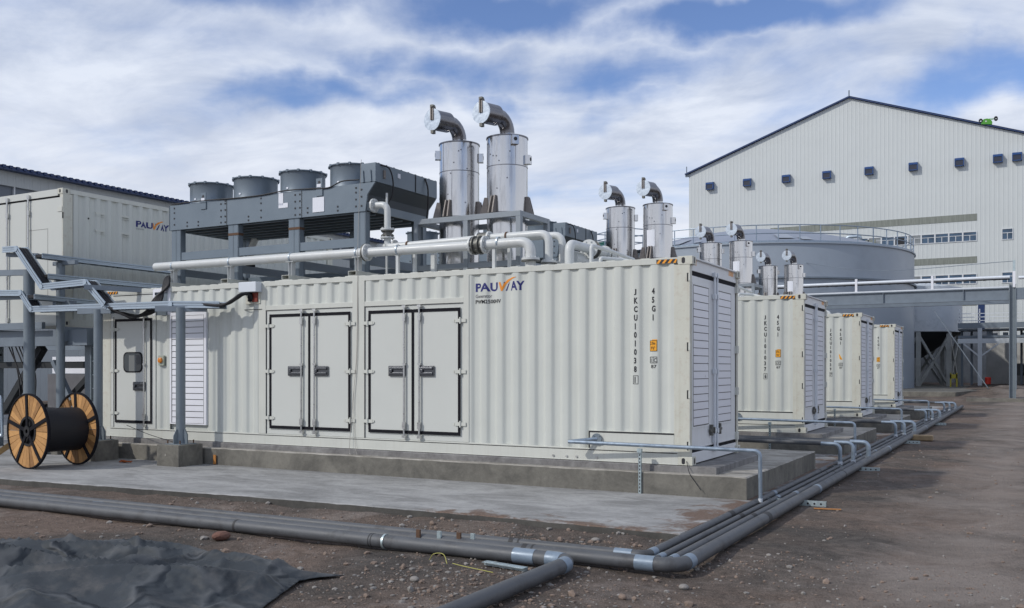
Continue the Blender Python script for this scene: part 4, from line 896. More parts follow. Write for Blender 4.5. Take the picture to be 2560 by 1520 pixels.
# concrete pavement with a rough front edge
def slab(name, poly, z0, z1, m, jit=.012, step=.12, mside=None):
    """horizontal slab whose rim is broken up so the cast edge is not ruler straight"""
    pts = []; rr = random.Random(len(poly)*7+int(z1*100))
    for i in range(len(poly)):
        a = Vector(poly[i]); b = Vector(poly[(i+1) % len(poly)]); n = max(1, int(min((b-a).length/step, 160)))
        nrm = Vector((-(b-a).y, (b-a).x)).normalized()
        for k in range(n):
            p = a.lerp(b, k/n); q = noise.noise(Vector((p.x*1.5, p.y*1.5, z1*9)))*jit + rr.uniform(-.25, .25)*jit
            pts.append(p + nrm*(q if k else 0))
    n = len(pts); v = [(p.x, p.y, z0) for p in pts] + [(p.x, p.y, z1-.012+rr.uniform(-.005, .004)) for p in pts]
    c = sum(pts, Vector((0, 0)))/n; inn = []
    for p in pts: d = (c-p).normalized(); inn.append((p.x+d.x*.02, p.y+d.y*.02, z1))
    side = MB().add(v, [(i, (i+1) % n, n+(i+1) % n, n+i) for i in range(n)])
    top = MB().add(v[n:]+inn, [(i, (i+1) % n, n+(i+1) % n, n+i) for i in range(n)] + [tuple(range(n, 2*n))])
    if mside is None or mside == m:
        side.add(v[n:]+inn, [(i, (i+1) % n, n+(i+1) % n, n+i) for i in range(n)] + [tuple(range(n, 2*n))]); return side.build(name, m, smooth=0), None
    return side.build(name, mside, smooth=0), top
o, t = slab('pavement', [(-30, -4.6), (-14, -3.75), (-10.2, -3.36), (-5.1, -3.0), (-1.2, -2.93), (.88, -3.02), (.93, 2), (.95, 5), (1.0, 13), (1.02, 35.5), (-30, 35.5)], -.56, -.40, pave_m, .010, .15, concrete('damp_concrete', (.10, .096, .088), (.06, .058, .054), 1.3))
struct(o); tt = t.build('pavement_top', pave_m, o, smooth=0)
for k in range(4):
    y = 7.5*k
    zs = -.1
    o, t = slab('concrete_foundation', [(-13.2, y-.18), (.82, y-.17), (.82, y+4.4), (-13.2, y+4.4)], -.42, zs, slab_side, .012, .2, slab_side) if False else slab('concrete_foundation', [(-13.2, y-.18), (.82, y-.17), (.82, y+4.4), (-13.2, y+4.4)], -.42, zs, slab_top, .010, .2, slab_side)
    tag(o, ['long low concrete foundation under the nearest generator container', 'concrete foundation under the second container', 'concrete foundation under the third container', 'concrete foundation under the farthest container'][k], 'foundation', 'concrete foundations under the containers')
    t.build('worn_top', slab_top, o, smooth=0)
    o2, t2 = slab('plinth', [(-12.4, y-.03), (.37, y-.03), (.36, y+2.5), (-12.4, y+2.5)], -.11, -.006, plinth_m, .006, .2)
    o2.parent = o
# pedestals with pipe posts
def pedestal(x, y, label, w=.56, zt=-.02, zb=-.42):
    m = MB(); h = w/2; m.box(-h, -h, zb, h, h, zt); o = m.build('concrete_pedestal', slab_side, loc=(x, y, 0), bevel=.012)
    for q in ((.1, -.12),): MB().tube([(q[0]*0-.05, -h-.002, -.20), (-.05, -h-.006, -.20)], .018, 12).build('form_tie_mark', slab_top, o)
    return tag(o, label, 'pedestal', 'concrete pedestals under the pipe posts')
def post(name, x, y, z0, z1, r, label, arms=()):
    t = thing(name, label, 'post', (x, y, 0), 'grey round posts carrying the cable trays')
    MB().cyl((0, 0, z0+.014), (0, 0, z1), r, 36).build('shaft', post_m, t)
    g = MB().box(-.19, -.19, z0, .19, .19, z0+.014)
    for a in range(4):
        c = Vector((math.cos(R(a*90)), math.sin(R(a*90)), 0)); s_ = Vector((-c.y, c.x, 0)); P4 = [(c*r*.9, z0+.014), (c*.165, z0+.014), (c*.165, z0+.16), (c*r*1.25, z0+.27), (c*r*.9, z0+.27)]
        vv = [p + s_*w_ + Vector((0,0,z)) for w_ in (-.006, .006) for p, z in P4]; g.add(vv, [(0,1,2,3,4), (9,8,7,6,5)] + [(i, (i+1) % 5, 5+(i+1) % 5, 5+i) for i in range(5)])
    g.build('base_plate', post_m, t)
    g = MB()
    for a, b in ((-1,-1), (1,-1), (-1,1), (1,1)): g.cyl((a*.155, b*.155, z0), (a*.155, b*.155, z0+.075), .012, 8)
    g.build('anchor_bolt', rust_m, t)
    for (p, q, w, h) in arms: MB().bar(Vector(p)-Vector((x, y, 0)), Vector(q)-Vector((x, y, 0)), w, h).build('arm', girder_m, t)
    return t
pedestal(-9.36, -.52, 'square concrete pedestal under the post in front of the white louver')
pedestal(-11.50, -.60, 'square concrete pedestal beside the cable reel', .54)
pedestal(-13.35, -.05, 'concrete pedestal behind the cable reel', .5)
pedestal(-13.83, -.42, 'concrete pedestal under the leftmost thick post', .5)
post('pipe_post', -9.34, -.52, -.02, 2.44, .083, 'round grey post standing in front of the white louver on the nearest container', [((-9.75, -.72, 2.42), (-8.95, -.28, 2.42), .1, .10)])
post('pipe_post', -11.50, -.58, -.02, 2.47, .083, 'round grey post at the left edge of the personnel door, behind the cable reel', [((-11.95, -.66, 2.44), (-11.2, -.5, 2.44), .1, .10), ((-11.72, -.72, 2.90), (-10.95, .1, 2.86), .08, .09)])
post('pipe_post', -13.35, -.05, -.02, 3.50, .086, 'round grey post behind the cable trays between the two front posts', [((-13.55, -.05, 3.50), (-12.85, -.05, 3.50), .08, .08), ((-13.55, -.05, 2.68), (-12.9, -.05, 2.68), .08, .08)])
post('pipe_post', -13.83, -.42, -.02, 3.35, .108, 'thickest round grey post, leftmost, rising behind the left reel flange', [((-15.4, -.42, 3.36), (-13.6, -.42, 3.30), .09, .12), ((-14.35, -.55, 3.68), (-13.7, -.30, 3.66), .09, .08), ((-15.2, -.45, 2.82), (-13.6, -.40, 2.80), .09, .08)])

# ------------------------------------------------------------------ cable trays
def tray(pts, w, h, label, cables=True, side=None, flat_from=None):
    """ladder of two side rails along a polyline with cables lying between them"""
    P = [Vector(p) for p in pts]; o = P[0]; t = thing('cable_tray', label, 'cable tray', o, None); P = [p-o for p in P]
    for i in range(len(P)-1):
        d = (P[i+1]-P[i]); s_ = Vector((-d.y, d.x, 0)).normalized() if side is None else Vector(side)
        nrm = d.cross(s_).normalized(); nrm = nrm if nrm.z > 0 else -nrm
        e = d.normalized()*.015
        m = MB()
        for sg in (-1, 1):
            a = P[i]+s_*sg*w/2; b = P[i+1]+s_*sg*w/2
            m.bar(a-e, b+e, .006, h, nrm)
            for k in (-.38, 0, .38): m.bar(a-e+nrm*h*k+s_*sg*.007, b+e+nrm*h*k+s_*sg*.007, .014, h*.2, nrm)
        m.build('tray_rail', galv, t)
        n = max(1, int(d.length/.3)); g = MB()
        for k in range(n):
            c = P[i].lerp(P[i+1], (k+.5)/n); g.bar(c-s_*w/2-nrm*h*.4, c+s_*w/2-nrm*h*.4, .03, .015, nrm)
        g.build('tray_rung', galv, t)
        if cables:
            g = MB()
            nc = 6 if w > .3 else 4
            for k in range(nc): q = s_*(w*(-.38+.76*k/(nc-1))) + nrm*(h*.05); g.tube([P[i]+q, P[i+1]+q], .033, 10)
            g.build('tray_cables', cable_m, t)
    g = MB()
    for p in P[1:-1]:
        g.tube([p-Vector((0, w/2+.014, 0)) if abs(P[1].x-P[0].x) > abs(P[1].y-P[0].y) else p-Vector((w/2+.01, 0, 0)), p-Vector((0, w/2+.022, 0)) if abs(P[1].x-P[0].x) > abs(P[1].y-P[0].y) else p-Vector((w/2+.02, 0, 0))], h*.42, 14)
    g.build('joint_plate', galv, t)
    return t
tray([(-15.2, -.44, 2.93), (-13.90, -.44, 2.88), (-13.57, -.44, 2.54), (-11.32, -.44, 2.52), (-9.55, -.44, 2.505), (-8.62, -.22, 2.48)], .23, .125, 'lower galvanised cable tray along the front posts, ending beside the nearest container')
tray([(-14.36, -.52, 3.78), (-13.92, -.52, 3.77), (-13.12, -.52, 2.97), (-11.80, -.52, 3.00), (-11.30, -.50, 2.56)], .23, .125, 'upper galvanised cable tray zigzagging down in two slopes to the lower tray')
tray([(-13.32, -.55, 3.60), (-13.32, 8.6, 3.56)], .22, .10, 'highest straight cable tray running back beside the raised container')
tray([(-13.28, -.45, 3.20), (-13.28, 8.6, 3.20)], .22, .10, 'middle straight cable tray running back beside the raised container')
tray([(-13.28, -.75, 2.77), (-13.28, .62, 2.73)], .22, .10, 'lowest short straight cable tray behind the front posts')
tag(MB().box(-8.66, -.26, 2.42, -8.44, -.25, 2.54).box(-8.66, .0-.03, 2.42, -8.44, -.02, 2.54).build('tray_splice', strut_m), 'dull grey perforated end piece of the lower cable tray', 'bracket') if False else None
# cables leaving the tray
m = MB()
for k in range(3): m.tube(curve([(-9.0, -.32-.04*k, 2.50), (-8.5, -.26-.05*k, 2.49-.012*k), (-8.28, -.22-.05*k, 2.58-.015*k), (-8.18, -.15-.03*k, 2.66), (-8.08, -.10, 2.66), (-8.06, -.05, 2.58)], 8), .026, 10)
tag(m.build('power_cable', cable_m), 'bundle of black cables sagging from the tray end to the silver junction box', 'cable')
m = MB()
for k in range(5): m.tube(curve([(-11.6+.1*k, -.42-.04*k, 2.50), (-11.1+.05*k, -.36-.03*k, 2.40-.01*k), (-10.75, -.28-.03*k, 2.345-.01*k), (-10.4-.03*k, -.20-.02*k, 2.42), (-10.32-.03*k, -.10-.015*k, 2.66), (-10.34+.03*k, -.04, 2.90), (-10.42+.02*k, .1, 3.08), (-10.55, .4, 3.15)], 8), .027, 10)
tag(m.build('power_cable', cable_m), 'thick bundle of black cables looping under the tray and up over the container edge', 'cable')

# ------------------------------------------------------------------ cable reel
def reel():
    t = thing('cable_reel', 'large wooden cable reel with a black metal rim standing on the pavement', 'cable reel', (-11.09, -1.80, .255), None, R(-5))
    Rr = .645; rr = random.Random(3)
    for yf, nm in ((-.45, -1), (.45, 1)):
        f = MB(); n = 30
        for k in range(n):
            a0 = 2*PI*k/n + .012; a1 = 2*PI*(k+1)/n - .006; f.tint = rr.choice((.25, .5, .6, .75, .95, .85, .1 if nm == 1 else .7)); y0, y1 = yf-.02*1-rr.uniform(0, .008), yf+.015
            if nm == 1 and k == 9: continue
            ri = .235
            P4 = [(ri*math.cos(a0), ri*math.sin(a0)), (Rr*math.cos(a0), Rr*math.sin(a0)), (Rr*math.cos((a0+a1)/2), Rr*math.sin((a0+a1)/2)), (Rr*math.cos(a1), Rr*math.sin(a1)), (ri*math.cos(a1), ri*math.sin(a1))]
            f.prism(P4, 'y', y0, y1)
        fo = f.build('wooden_flange', wood_m, t)
        MB().ring((0, yf-.04, 0), (0, 1, 0), Rr+.010, Rr-.014, .05, 56).build('metal_rim', black, fo)
        g = MB()
        for k in range(5):
            a = R(93+72*k); g.bar((.06*math.cos(a), yf-.032, .06*math.sin(a)), ((Rr-.01)*math.cos(a), yf-.032, (Rr-.01)*math.sin(a)), .062, .022, (0, 1, 0))
        g.build('metal_spoke', black, fo)
        h = MB().ring((0, yf-.035, 0), (0, 1, 0), .262, .222, .05, 40); h.ring((0, yf-.05, 0), (0, 1, 0), .095, .035, .05, 24); h.build('hub_ring', mat('hub_iron', (.03, .03, .032), .5, .6), fo)
        if nm == -1: f2 = MB().ring((0, yf+.20, 0), (0, 1, 0), .24, .03, .02, 30); f2.build('hub_board', mat('dark_wood', (.07, .035, .018), .8, var=.3, vscale=6), fo)
    MB().ring((0, -.43, 0), (0, 1, 0), .24, .225, .86, 32).build('core_tube', mat('dark_wood', (.07, .035, .018), .8), t)
    c = MB(); pts = []; n = 34; prof_ = [(-.43+.86*i/n) for i in range(n+1)]
    c.tube([(0, y, 0) for y in [prof_[0]]+[p for p in prof_ for _ in (0,)]+[prof_[-1]]], .385, 48, radii=[.25]+[.385+(.004 if i % 2 else 0) for i in range(n+1)]+[.25])
    c.build('wound_cable', cable_m, t)
    return t
reel()
w_ = mat('timber_prop', (.30, .19, .08), .8, var=.25, vscale=8)
tag(MB().bar((-12.35, -2.35, -.38), (-11.35, -1.15, .78), .07, .10).build('timber_prop', w_), 'leaning timber plank behind the left flange of the cable reel', 'plank')
tag(MB().tube(curve([(-11.05, -.30, .26), (-10.5, -.25, .10), (-10.0, -.22, -.0), (-9.9, -.20, -.03)], 6), .006, 6).build('loose_wire', dark), 'thin dark wire stretched from the post foot along the container bottom rail', 'wire')
m = MB(); rr = random.Random(8)
for k in range(26): m.bar((-10.55+rr.uniform(-.14, .14), -.72+rr.uniform(-.05, .05), -.39+rr.uniform(0, .02)), (-10.55+rr.uniform(-.14, .14), -.72+rr.uniform(-.05, .05), -.385+rr.uniform(0, .03)), .02, .012)
tag(m.build('orange_scrap', mat('orange_scrap', (.35, .09, .02), .8)), 'small heap of orange scraps at the foot of the foundation', 'litter')
tag(MB().box(-8.86, -.205, -.39, -8.80, -.192, -.22).build('orange_mark', mat('orange_tape', (.40, .17, .04), .7)), 'orange strip of tape stuck on the front of the nearest foundation', 'tape')

# ------------------------------------------------------------------ pipes on the ground
def xdr(y): return ramp_y(y, (5, 13, 21, 34), (0, .09, .13, .13))
def gpipe_thing(name, label, path, r, bands=(), dark_bands=(), n=20, loc=None):
    o = Vector(path[0]) if loc is None else Vector(loc); t = thing(name, label, 'pipe', o); P = [Vector(p)-o for p in path]
    MB().tube(P, r, n).build('pipe_run', gpipe, t)
    L_ = [0]
    for i in range(len(P)-1): L_.append(L_[-1]+(P[i+1]-P[i]).length)
    def at(s_):
        for i in range(len(P)-1):
            if s_ <= L_[i+1]: return P[i].lerp(P[i+1], (s_-L_[i])/(L_[i+1]-L_[i]))
        return P[-1]
    for (lst, m_, nm, k) in ((bands, tape_m, 'tape_band', .0035), (dark_bands, hblack if False else mat('dark_wrap', (.035, .035, .037), .7), 'wrap_band', .002)):
        for (a, b) in lst:
            q = [at(a+(b-a)*i/6) for i in range(7)]; MB().tube(q, r+k, n+4).build(nm, m_, t)
    return t, at, L_
ZP = -.505
def yline(x, y0, z):                                         # pipe run going back beside the containers
    return [(x+xdr(y), y, z+lift(y)) for y in ([y0] + [v for v in (5, 9, 13, 17, 21, 27, 33.2) if v > y0])]
def corner(x, yx, r, z, xl, yl, rad):
    """comes from the left along x, turns at (x, yx) and runs back along y"""
    a = [Vector((xl, yl, z)), Vector((x, yx, z)), Vector((x, 5, z))]
    return rnd(a, rad, 8)[:-1] + [Vector(p) for p in yline(x, 5, z)]
specs = [  # x of the run, y of the front run, radius, bend radius, label
    ('thick weathered pipe, outermost of the four running beside the containers', 1.375, -4.52, .067, .21),
    ('third pipe from the container side, thinner than the outermost one', 1.195, -4.35, .046, .15),
    ('second and thinnest pipe from the container side', 1.035, -4.22, .036, .12),
    ('innermost weathered pipe, right next to the concrete foundation', .905, -4.10, .046, .12)]
paths = []
for i, (lab, x, yx, r, rad) in enumerate(specs):
    z = ZP + r + .02; p = corner(x, yx, r, z, -16, yx-.20, rad)
    s0 = 16 + x - rad
    bands = [(s0-.20, s0-.02), (s0+rad*1.42, s0+rad*1.42+.13)] + [(s0+rad*1.42+v, s0+rad*1.42+v+.12) for v in ((5.9, 13.4, 20.9) if i == 0 else (5.2, 12.7) if i == 1 else (4.3+.2*i, 11.7))]
    if i == 2: bands.append((9.25, 9.45))
    dk = [(s0+3.15-.1*i, s0+3.3-.1*i), (s0+8.4, s0+8.45), (s0-1.35, s0-1.30), (s0-1.25, s0-1.23)]
    t, at, L_ = gpipe_thing('ground_pipe', lab, p, r, bands, dk); paths.append(p)
# front pipe with the branch towards the camera
zf = ZP + .072 + .02
pf = rnd([(-16, -4.96, zf), (.46, -4.79, zf), (.42, -9.9, zf-.01)], .22, 8)
t, at, L_ = gpipe_thing('ground_pipe', 'thick front pipe that bends towards the camera in a taped elbow', pf, .070, [(16.46-.24-.36, 16.46-.24-.16+.02), (16.22-.02, 16.22+.16), (16.22+.31, 16.22+.43), (8.02, 8.13)], [(12.35, 12.38), (14.2, 14.21), (14.23, 14.24)])
cp = Vector((-1.62, -4.812, zf)); rg = MB().ring(cp-Vector(pf[0])-Vector((.012, 0, 0)), (1, .01, 0), .077, .068, .024, 30); rg.build('pipe_clamp', strut_m, t)
m = MB(); rr = random.Random(5)
tb = thing('strut_bracket', 'short rusty upright strut clips standing behind the front pipe', 'bracket', (-1.3, -4.6, -.40))
for k, x in enumerate((-.06, .18, .40, .55)): MB().box(x-.022, .06*k/3-.02, -.06, x+.022, .06*k/3+.005, .10).box(x-.03, .06*k/3-.03, -.06, x+.03, .06*k/3+.015, -.0).build('clip', rust_m if k in (0, 2) else strut_m, tb)
MB().box(-.2, -.02, -.1, .7, .03, -.05).build('strut', strut_m, tb)
# short struts that stick out under the pipes on the right
for k, (x, y) in enumerate(((1.30, .44), (1.33, 5.35), (1.38, 11.9), (1.40, 19.7))):
    t = thing('strut_bracket', ['perforated strut end sticking out right of the pipes, nearest the camera', 'second perforated strut end right of the pipes', 'third perforated strut end right of the pipes', 'farthest perforated strut end right of the pipes'][k], 'bracket', (x, y, ZP+lift(y)+.0), 'strut ends under the ground pipes')
    MB().box(-.55, 0, .0, .42, .004, .075).box(-.55, .004, .066, .42, .045, .070).box(-.55, .042, .0, .42, .045, .066).build('channel', strut_m, t)
    h = MB()
    for q in range(4): h.tube([(.10+.085*q, -.003, .035), (.10+.085*q, -.001, .035)], .014, 10)
    h.build('slot_hole', hblack, t)
# thin fuel pipes in front of every container
for k in range(4):
    y = 7.5*k; dz = lift(y)*.5; xr = [.96, 1.0, 1.05, 1.08][k]; zb = ZP+.07+lift(y)
    P_ = rnd([(-1.39, y-.02, .325), (-1.75, y-.23, .285), (xr, y-.16, .245), (xr, y-.14, zb)], .05, 6)
    P_ = rnd([(-1.39, y-.02, .325), (-1.74, y-.24, .285)], .05) + rnd([(-1.74, y-.24, .285), (xr, y-.02, .245), (xr, y-.0, zb)], .085, 7)
    t = thing('fuel_pipe', 'thin galvanised pipe on a strut in front of the %s container' % ORD[k], 'pipe', (-1.39, y, .3), 'thin pipes in front of the containers'); o = Vector((-1.39, y, .3))
    MB().tube([Vector(p)-o for p in P_], .027, 16).build('pipe_run', galv_p, t)
    f = MB(); flange(f, Vector((-1.39, y-.03, .325))-o, (0, 1, 0), .078, .016, 26, 4); f.build('pipe_flange', post_m, t)
    MB().cyl(Vector((xr, y, zb+.0))-o, Vector((xr, y, zb+.05))-o, .032, 14).build('weld_joint', galv_b, t)
    sx, sy = -.665, y-.20; m = MB(); z0 = -.40 - .3; 
    m.box(sx-.022-o.x, sy-o.y, -.40-.3, sx+.020-o.x, sy+.003-o.y, .215-.3).box(sx-.022-o.x, sy-o.y, -.70, sx-.019-o.x, sy+.03-o.y, -.085).box(sx+.018-o.x, sy-o.y, -.70, sx+.021-o.x, sy+.03-o.y, -.085).box(sx-.03-o.x, sy-.03-o.y, -.13, sx+.03-o.x, sy+.03-o.y, -.075)
    so_ = m.build('strut_leg', strut_m, t); h = MB()
    for q in range(11): h.box(sx-.007-o.x, sy-.002-o.y, -.68+.05*q, sx+.007-o.x, sy-.001-o.y, -.652+.05*q)
    h.build('strut_slots', hblack, so_)
# risers behind every container: three bent pipes
TR = [(5.54, 1.035, .036, -.02), (5.95, 1.195, .036, -.02), (6.65, 1.36, .044, -.055)]
for k in range(4):
    for j, (yy, xx, r, zt) in enumerate(TR):
        y = yy + 7.5*k; x = xx + xdr(y)*1.0; zt_ = zt + lift(y)*.6 - .03; zb = ZP + .1 + lift(y)
        t = thing('riser_pipe', '%s of the three bent galvanised pipes behind the %s container' % (('front', 'middle', 'rear')[j], ORD[k]), 'pipe', (x, y, zb), 'bent pipes feeding the containers'); o = Vector((x, y, zb))
        MB().tube([Vector(p)-o for p in rnd([(x, y, zb-.05), (x, y, zt_), (-3.0, y, zt_+.02)], .13, 8)][:9] + [Vector((x-.34, y, zt_+.001))-o], r, 18).build('bend', galv_p, t)
        MB().tube([Vector((x-.34, y, zt_+.001))-o, Vector((-6.0, y, zt_+.03))-o], r*1.06, 18).build('pipe_run', gpipe, t)
        MB().cyl(Vector((x, y, zb-.03))-o, Vector((x, y, zb+.035))-o, r*1.25, 16).build('weld_joint', galv_b, t)
        if j == 0: MB().box(-2.2-x, -.02, -.3, -2.15-x, .02, zt_-zb).build('strut_leg', strut_m, t)

# ------------------------------------------------------------------ raised container on a steel platform at the left
def raised():
    X0, Y0, Y1, Z0, Z1 = -13.62, .19, 8.9, 2.235, 5.125
    r = thing('raised_container', 'white shipping container raised on a steel platform at the left, doors facing forward', 'container', (X0, Y0, Z0))
    H = Z1-Z0; LY = Y1-Y0; WX = -2.44
    MB().box(WX+.03, .04, .03, -.06, LY-.03, H-.03).build('body_shell', cream, r)
    # long side facing +x: same corrugation, turned
    def p2(x):
        t = (x/PITCH) % 1.0; return .036*(0 if t < .32 else (t-.32)/.16 if t < .48 else 1 if t < .82 else 1-(t-.82)/.18)
    xs = sorted([.26, LY-.2] + [(k+t)*PITCH for k in range(40) for t in (0, .32, .48, .82) if .26 < (k+t)*PITCH < LY-.2])
    m = MB(); vs = []; fs = []
    for x in xs: vs += [(-.006-p2(x), x, .15), (-.006-p2(x), x, H-.09)]
    for i in range(len(xs)-1): fs.append((2*i, 2*i+2, 2*i+3, 2*i+1))
    m.add(vs, fs); m.build('corrugated_side', cream, r, smooth=15)
    MB().box(-.06, .17, H-.10, 0, LY-.17, H-.01).build('top_rail', rail_m, r); MB().box(-.06, .17, 0, 0, LY-.17, .15).build('bottom_rail', rail_m, r)
    MB().box(-.10, .01, .115, -.004, .24, H-.115).build('corner_post', creamrust, r); MB().box(-.06, LY-.22, .115, -.004, LY, H-.115).build('corner_post', creamrust, r)
    sl_ = MB()
    for x, sx in ((0, -1), (WX, 1)):
        for z in (0, H-.118):
            MB().box(x, 0, z, x+sx*.162, .178, z+.118).build('corner_casting', creamrust, r); MB().box(x, LY-.178, z, x+sx*.162, LY, z+.118).build('corner_casting', creamrust, r)
    for z in (.06, H-.06): slot(sl_, (.0015, .10, z), (1,0,0)); slot(sl_, (-.085, -.0015, z), (0,-1,0)); slot(sl_, (.0015, LY-.1, z), (1,0,0))
    sl_.build('casting_slot', hblack, r)
    MB().box(WX+.16, .0, H-.15, -.16, .05, H-.01).build('end_header', flatcream, r); MB().box(WX+.16, .0, .01, -.16, .05, .13).build('end_sill', flatcream, r)
    MB().box(WX+.05, .02, H-.19, -.05, .05, H-.15).build('end_gasket', black, r)
    for a, b, rods in ((WX/2+.01, -.03, (-.60, -1.13) if False else (-1.19+.03,)), (WX+.03, WX/2-.01, (-1.32-.0,))):
        d = MB().box(a, .008, .13, b, .045, H-.19).build('end_door', flatcream, r)
        for x in ((-1.10,) if a > -1.3 else (-1.83,)):
            q = MB().cyl((x, -.03, .10), (x, -.03, H-.08), .02, 12)
            for z in (.16, H-.12, H-.45, 1.2): q.box(x-.035, -.045, z-.05, x+.035, .01, z+.05)
            q.build('lock_rod', steel, d)
        if a > -1.3: 
            q = MB(); 
            for c in ((-1.15, .55, -.49, .558), (-1.15, 2.06, -.49, 2.068), (-.498, .55, -.49, 2.068), (-1.05, .50, -1.045, 2.1)): q.box(c[0], .005, c[1], c[2], .009, c[3])
            q.build('inspection_hatch', mat('seam_grey', (.20, .20, .19), .6), d); q = MB()
            for z in (.35, 1.35, 2.45): q.box(-.16, -.004, z-.05, -.02, .01, z+.05)
            q.build('hinge', rail_m, d)
            MB().box(-.01, -.003, 2.25, .001, .02, 2.38).build('post_notch', dark, d)
    f = MB()
    for y, zz_ in ((.80, 2.48), (.80, 2.10), (1.44, 2.50), (1.44, 2.12)): f.box(-.03, y, zz_-.30+.28, -.002, y+.22, zz_+.02).box(-.012, y-.0, zz_-.06, .0, y+.24, zz_-.05)
    f.build('vent_cover', rail_m, r)
    f = Flat('+x', True, -.0); lw = 1.25
    bk2 = lambda a, b: [(k+t)*PITCH for k in range(40) for t in (0, .32, .48, .82) if a < (k+t)*PITCH < b]
    logo(r, 1.876, 4.555-Z0, .92, '+x', .0, True, False, p2, bk2)
    f = Flat('+x', True, .0, p2, bk2); f.text('Generator', 1.88, 4.50-Z0, .04, .9); f.build('small_lettering', greyink, r)
    MB().tube([(-.004, .62, 2.33), (.003, .62, 2.33)], .02, 12).build('drain_hole', dark, r)
raised()
def platform():
    t = thing('steel_platform', 'dark grey steel platform with braces carrying the raised container', 'platform', (-14.8, 4.5, -.4)); o = Vector((-14.8, 4.5, -.4))
    def bar(nm, p, q, w, h, m=girder_m): MB().bar(Vector(p)-o, Vector(q)-o, w, h).build(nm, m, t)
    for y in (.15, 3.2, 6.2, 9.0): bar('cross_girder', (-18.5, y, 1.98), (-12.7, y, 1.98), .15, .32)
    for x in (-13.35, -16.2): bar('long_girder', (x, -.1, 2.05), (x, 9.3, 2.05), .15, .30)
    bar('edge_channel', (-18.5, -.05, 2.24), (-13.9, -.05, 2.24), .08, .14)
    for x in (-13.05, -16.4, -18.4):
        for y in (.5, 4.5, 8.8): bar('column', (x, y, -.4), (x, y, 1.85), .24, .24, post_m)
    bar('lower_beam', (-18.5, .5, 1.42), (-12.9, .5, 1.42), .12, .14, under_m); bar('lower_beam', (-18.5, 4.5, 1.20), (-12.9, 4.5, 1.20), .12, .14, under_m)
    bar('brace', (-14.6, .42, 1.80), (-15.9, .42, .4), .16, .16, under_m); bar('brace', (-14.2, .40, 1.5), (-13.0, .40, -.2), .10, .10, girder_m); bar('brace', (-13.2, .6, 1.25), (-14.9, .6, .0), .11, .12, under_m)
    bar('brace', (-16.3, .5, 1.7), (-18.3, .5, -.1), .14, .14, under_m)
    m = MB()
    for k in range(9): z = -.2+.28*k; m.box(-12.86-o.x, .30-o.y, z-o.z, -12.60-o.x, .33-o.y, z+.025-o.z)
    m.box(-12.87-o.x, .28-o.y, 0, -12.84-o.x, .35-o.y, 2.5).box(-12.62-o.x, .28-o.y, 0, -12.59-o.x, .35-o.y, 2.5); m.build('ladder', post_m, t)
    h = MB().tube(rnd([Vector(p)-o for p in ((-16.3, -.3, 1.0), (-14.95, -.3, .75), (-14.9, -.3, -.1), (-15.6, -.3, .3))], .06), .03, 10); h.build('bent_handrail', galv, t)
platform()
m = MB(); rr = random.Random(2)
for k in range(6):
    a = -15.5+.12*k; m.tube(curve([(a, .2, 1.9), (a+.35+rr.uniform(-.1, .1), .2, 1.2), (a+.5+rr.uniform(-.1, .2), .15, .5), (a+.45+.1*k, .1, -.2), (a+.7, .0, -.39)], 6), .014, 8)
tag(m.build('hanging_cables', cable_m), 'loose black cables hanging down under the raised container at the far left', 'cable')
tag(MB().tube(curve([(-14.4, -1.3, 2.6), (-14.5, -1.3, 2.3), (-14.35, -1.3, 2.05), (-14.15, -1.3, 1.95)], 8), .035, 10).build('hanging_cable', cable_m), 'short thick black cable end curling down below the left tray arm', 'cable')
# cabinets and wall seen under the platform
t = thing('electrical_cabinet', 'cream cabinet with an orange label seen under the raised container', 'cabinet', (-14.6, 3.4, -.3))
MB().box(-.65, 0, 0, .65, .6, 2.0).build('case', flatcream, t, bevel=.01); MB().box(-.05, -.012, .02, -.035, .0, 1.95).build('door_gap', dark, t); MB().box(-.30, -.006, 1.72, -.16, -.001, 1.84).build('orange_label', orange, t); MB().box(-.7, -.1, -.1, .7, .65, 0).build('plinth', girder_m, t)
t = thing('electrical_cabinet', 'low grey panel board standing left of the cream cabinet under the platform', 'cabinet', (-17.0, 3.2, -.3)); MB().box(-1.4, 0, 0, 1.4, .4, 1.5).build('case', mat('dull_grey_panel', (.12, .12, .13), .7, var=.25, vscale=2), t); MB().box(-1.2, -.01, 1.52, 1.2, .3, 1.95).build('top_box', louver_m, t)
tag(MB().box(-24, 9.5, -.4, -12.9, 9.8, 2.6).build('concrete_wall', conc_wall), 'dark concrete wall behind the platform under the raised container', 'wall')
t = thing('pump_set', 'dark pump machinery in the shade under the platform', 'machine', (-15.6, 1.8, -.4))
MB().tube([(-1.2, 0, .5), (1.0, 0, .5)], .32, 20).build('motor', under_m, t); MB().box(-1.5, -.4, 0, 1.6, .4, .16).build('base', girder_m, t); MB().tube(rnd([(1.0, 0, .5), (1.5, 0, .5), (1.5, 0, 1.3)], .2), .09, 14).build('pipe', under_m, t)
# cooler drain pipe with black valve under its left end
t = thing('coolant_pipe', 'short white elbow with a black valve under the left end of the nearest cooler', 'pipe', (-10.2, 2.15, 3.6))
MB().tube(rnd([(.1, 0, .48), (0, 0, .30), (-.05, 0, .05)], .1), .075, 16).build('elbow', white_pipe, t); MB().tube([(-.05, 0, .05), (-.05, 0, -.16)], .10, 16).box(-.17, -.12, .03, .07, .12, .06).box(-.17, -.12, -.16, .07, .12, -.13).build('valve', black, t)

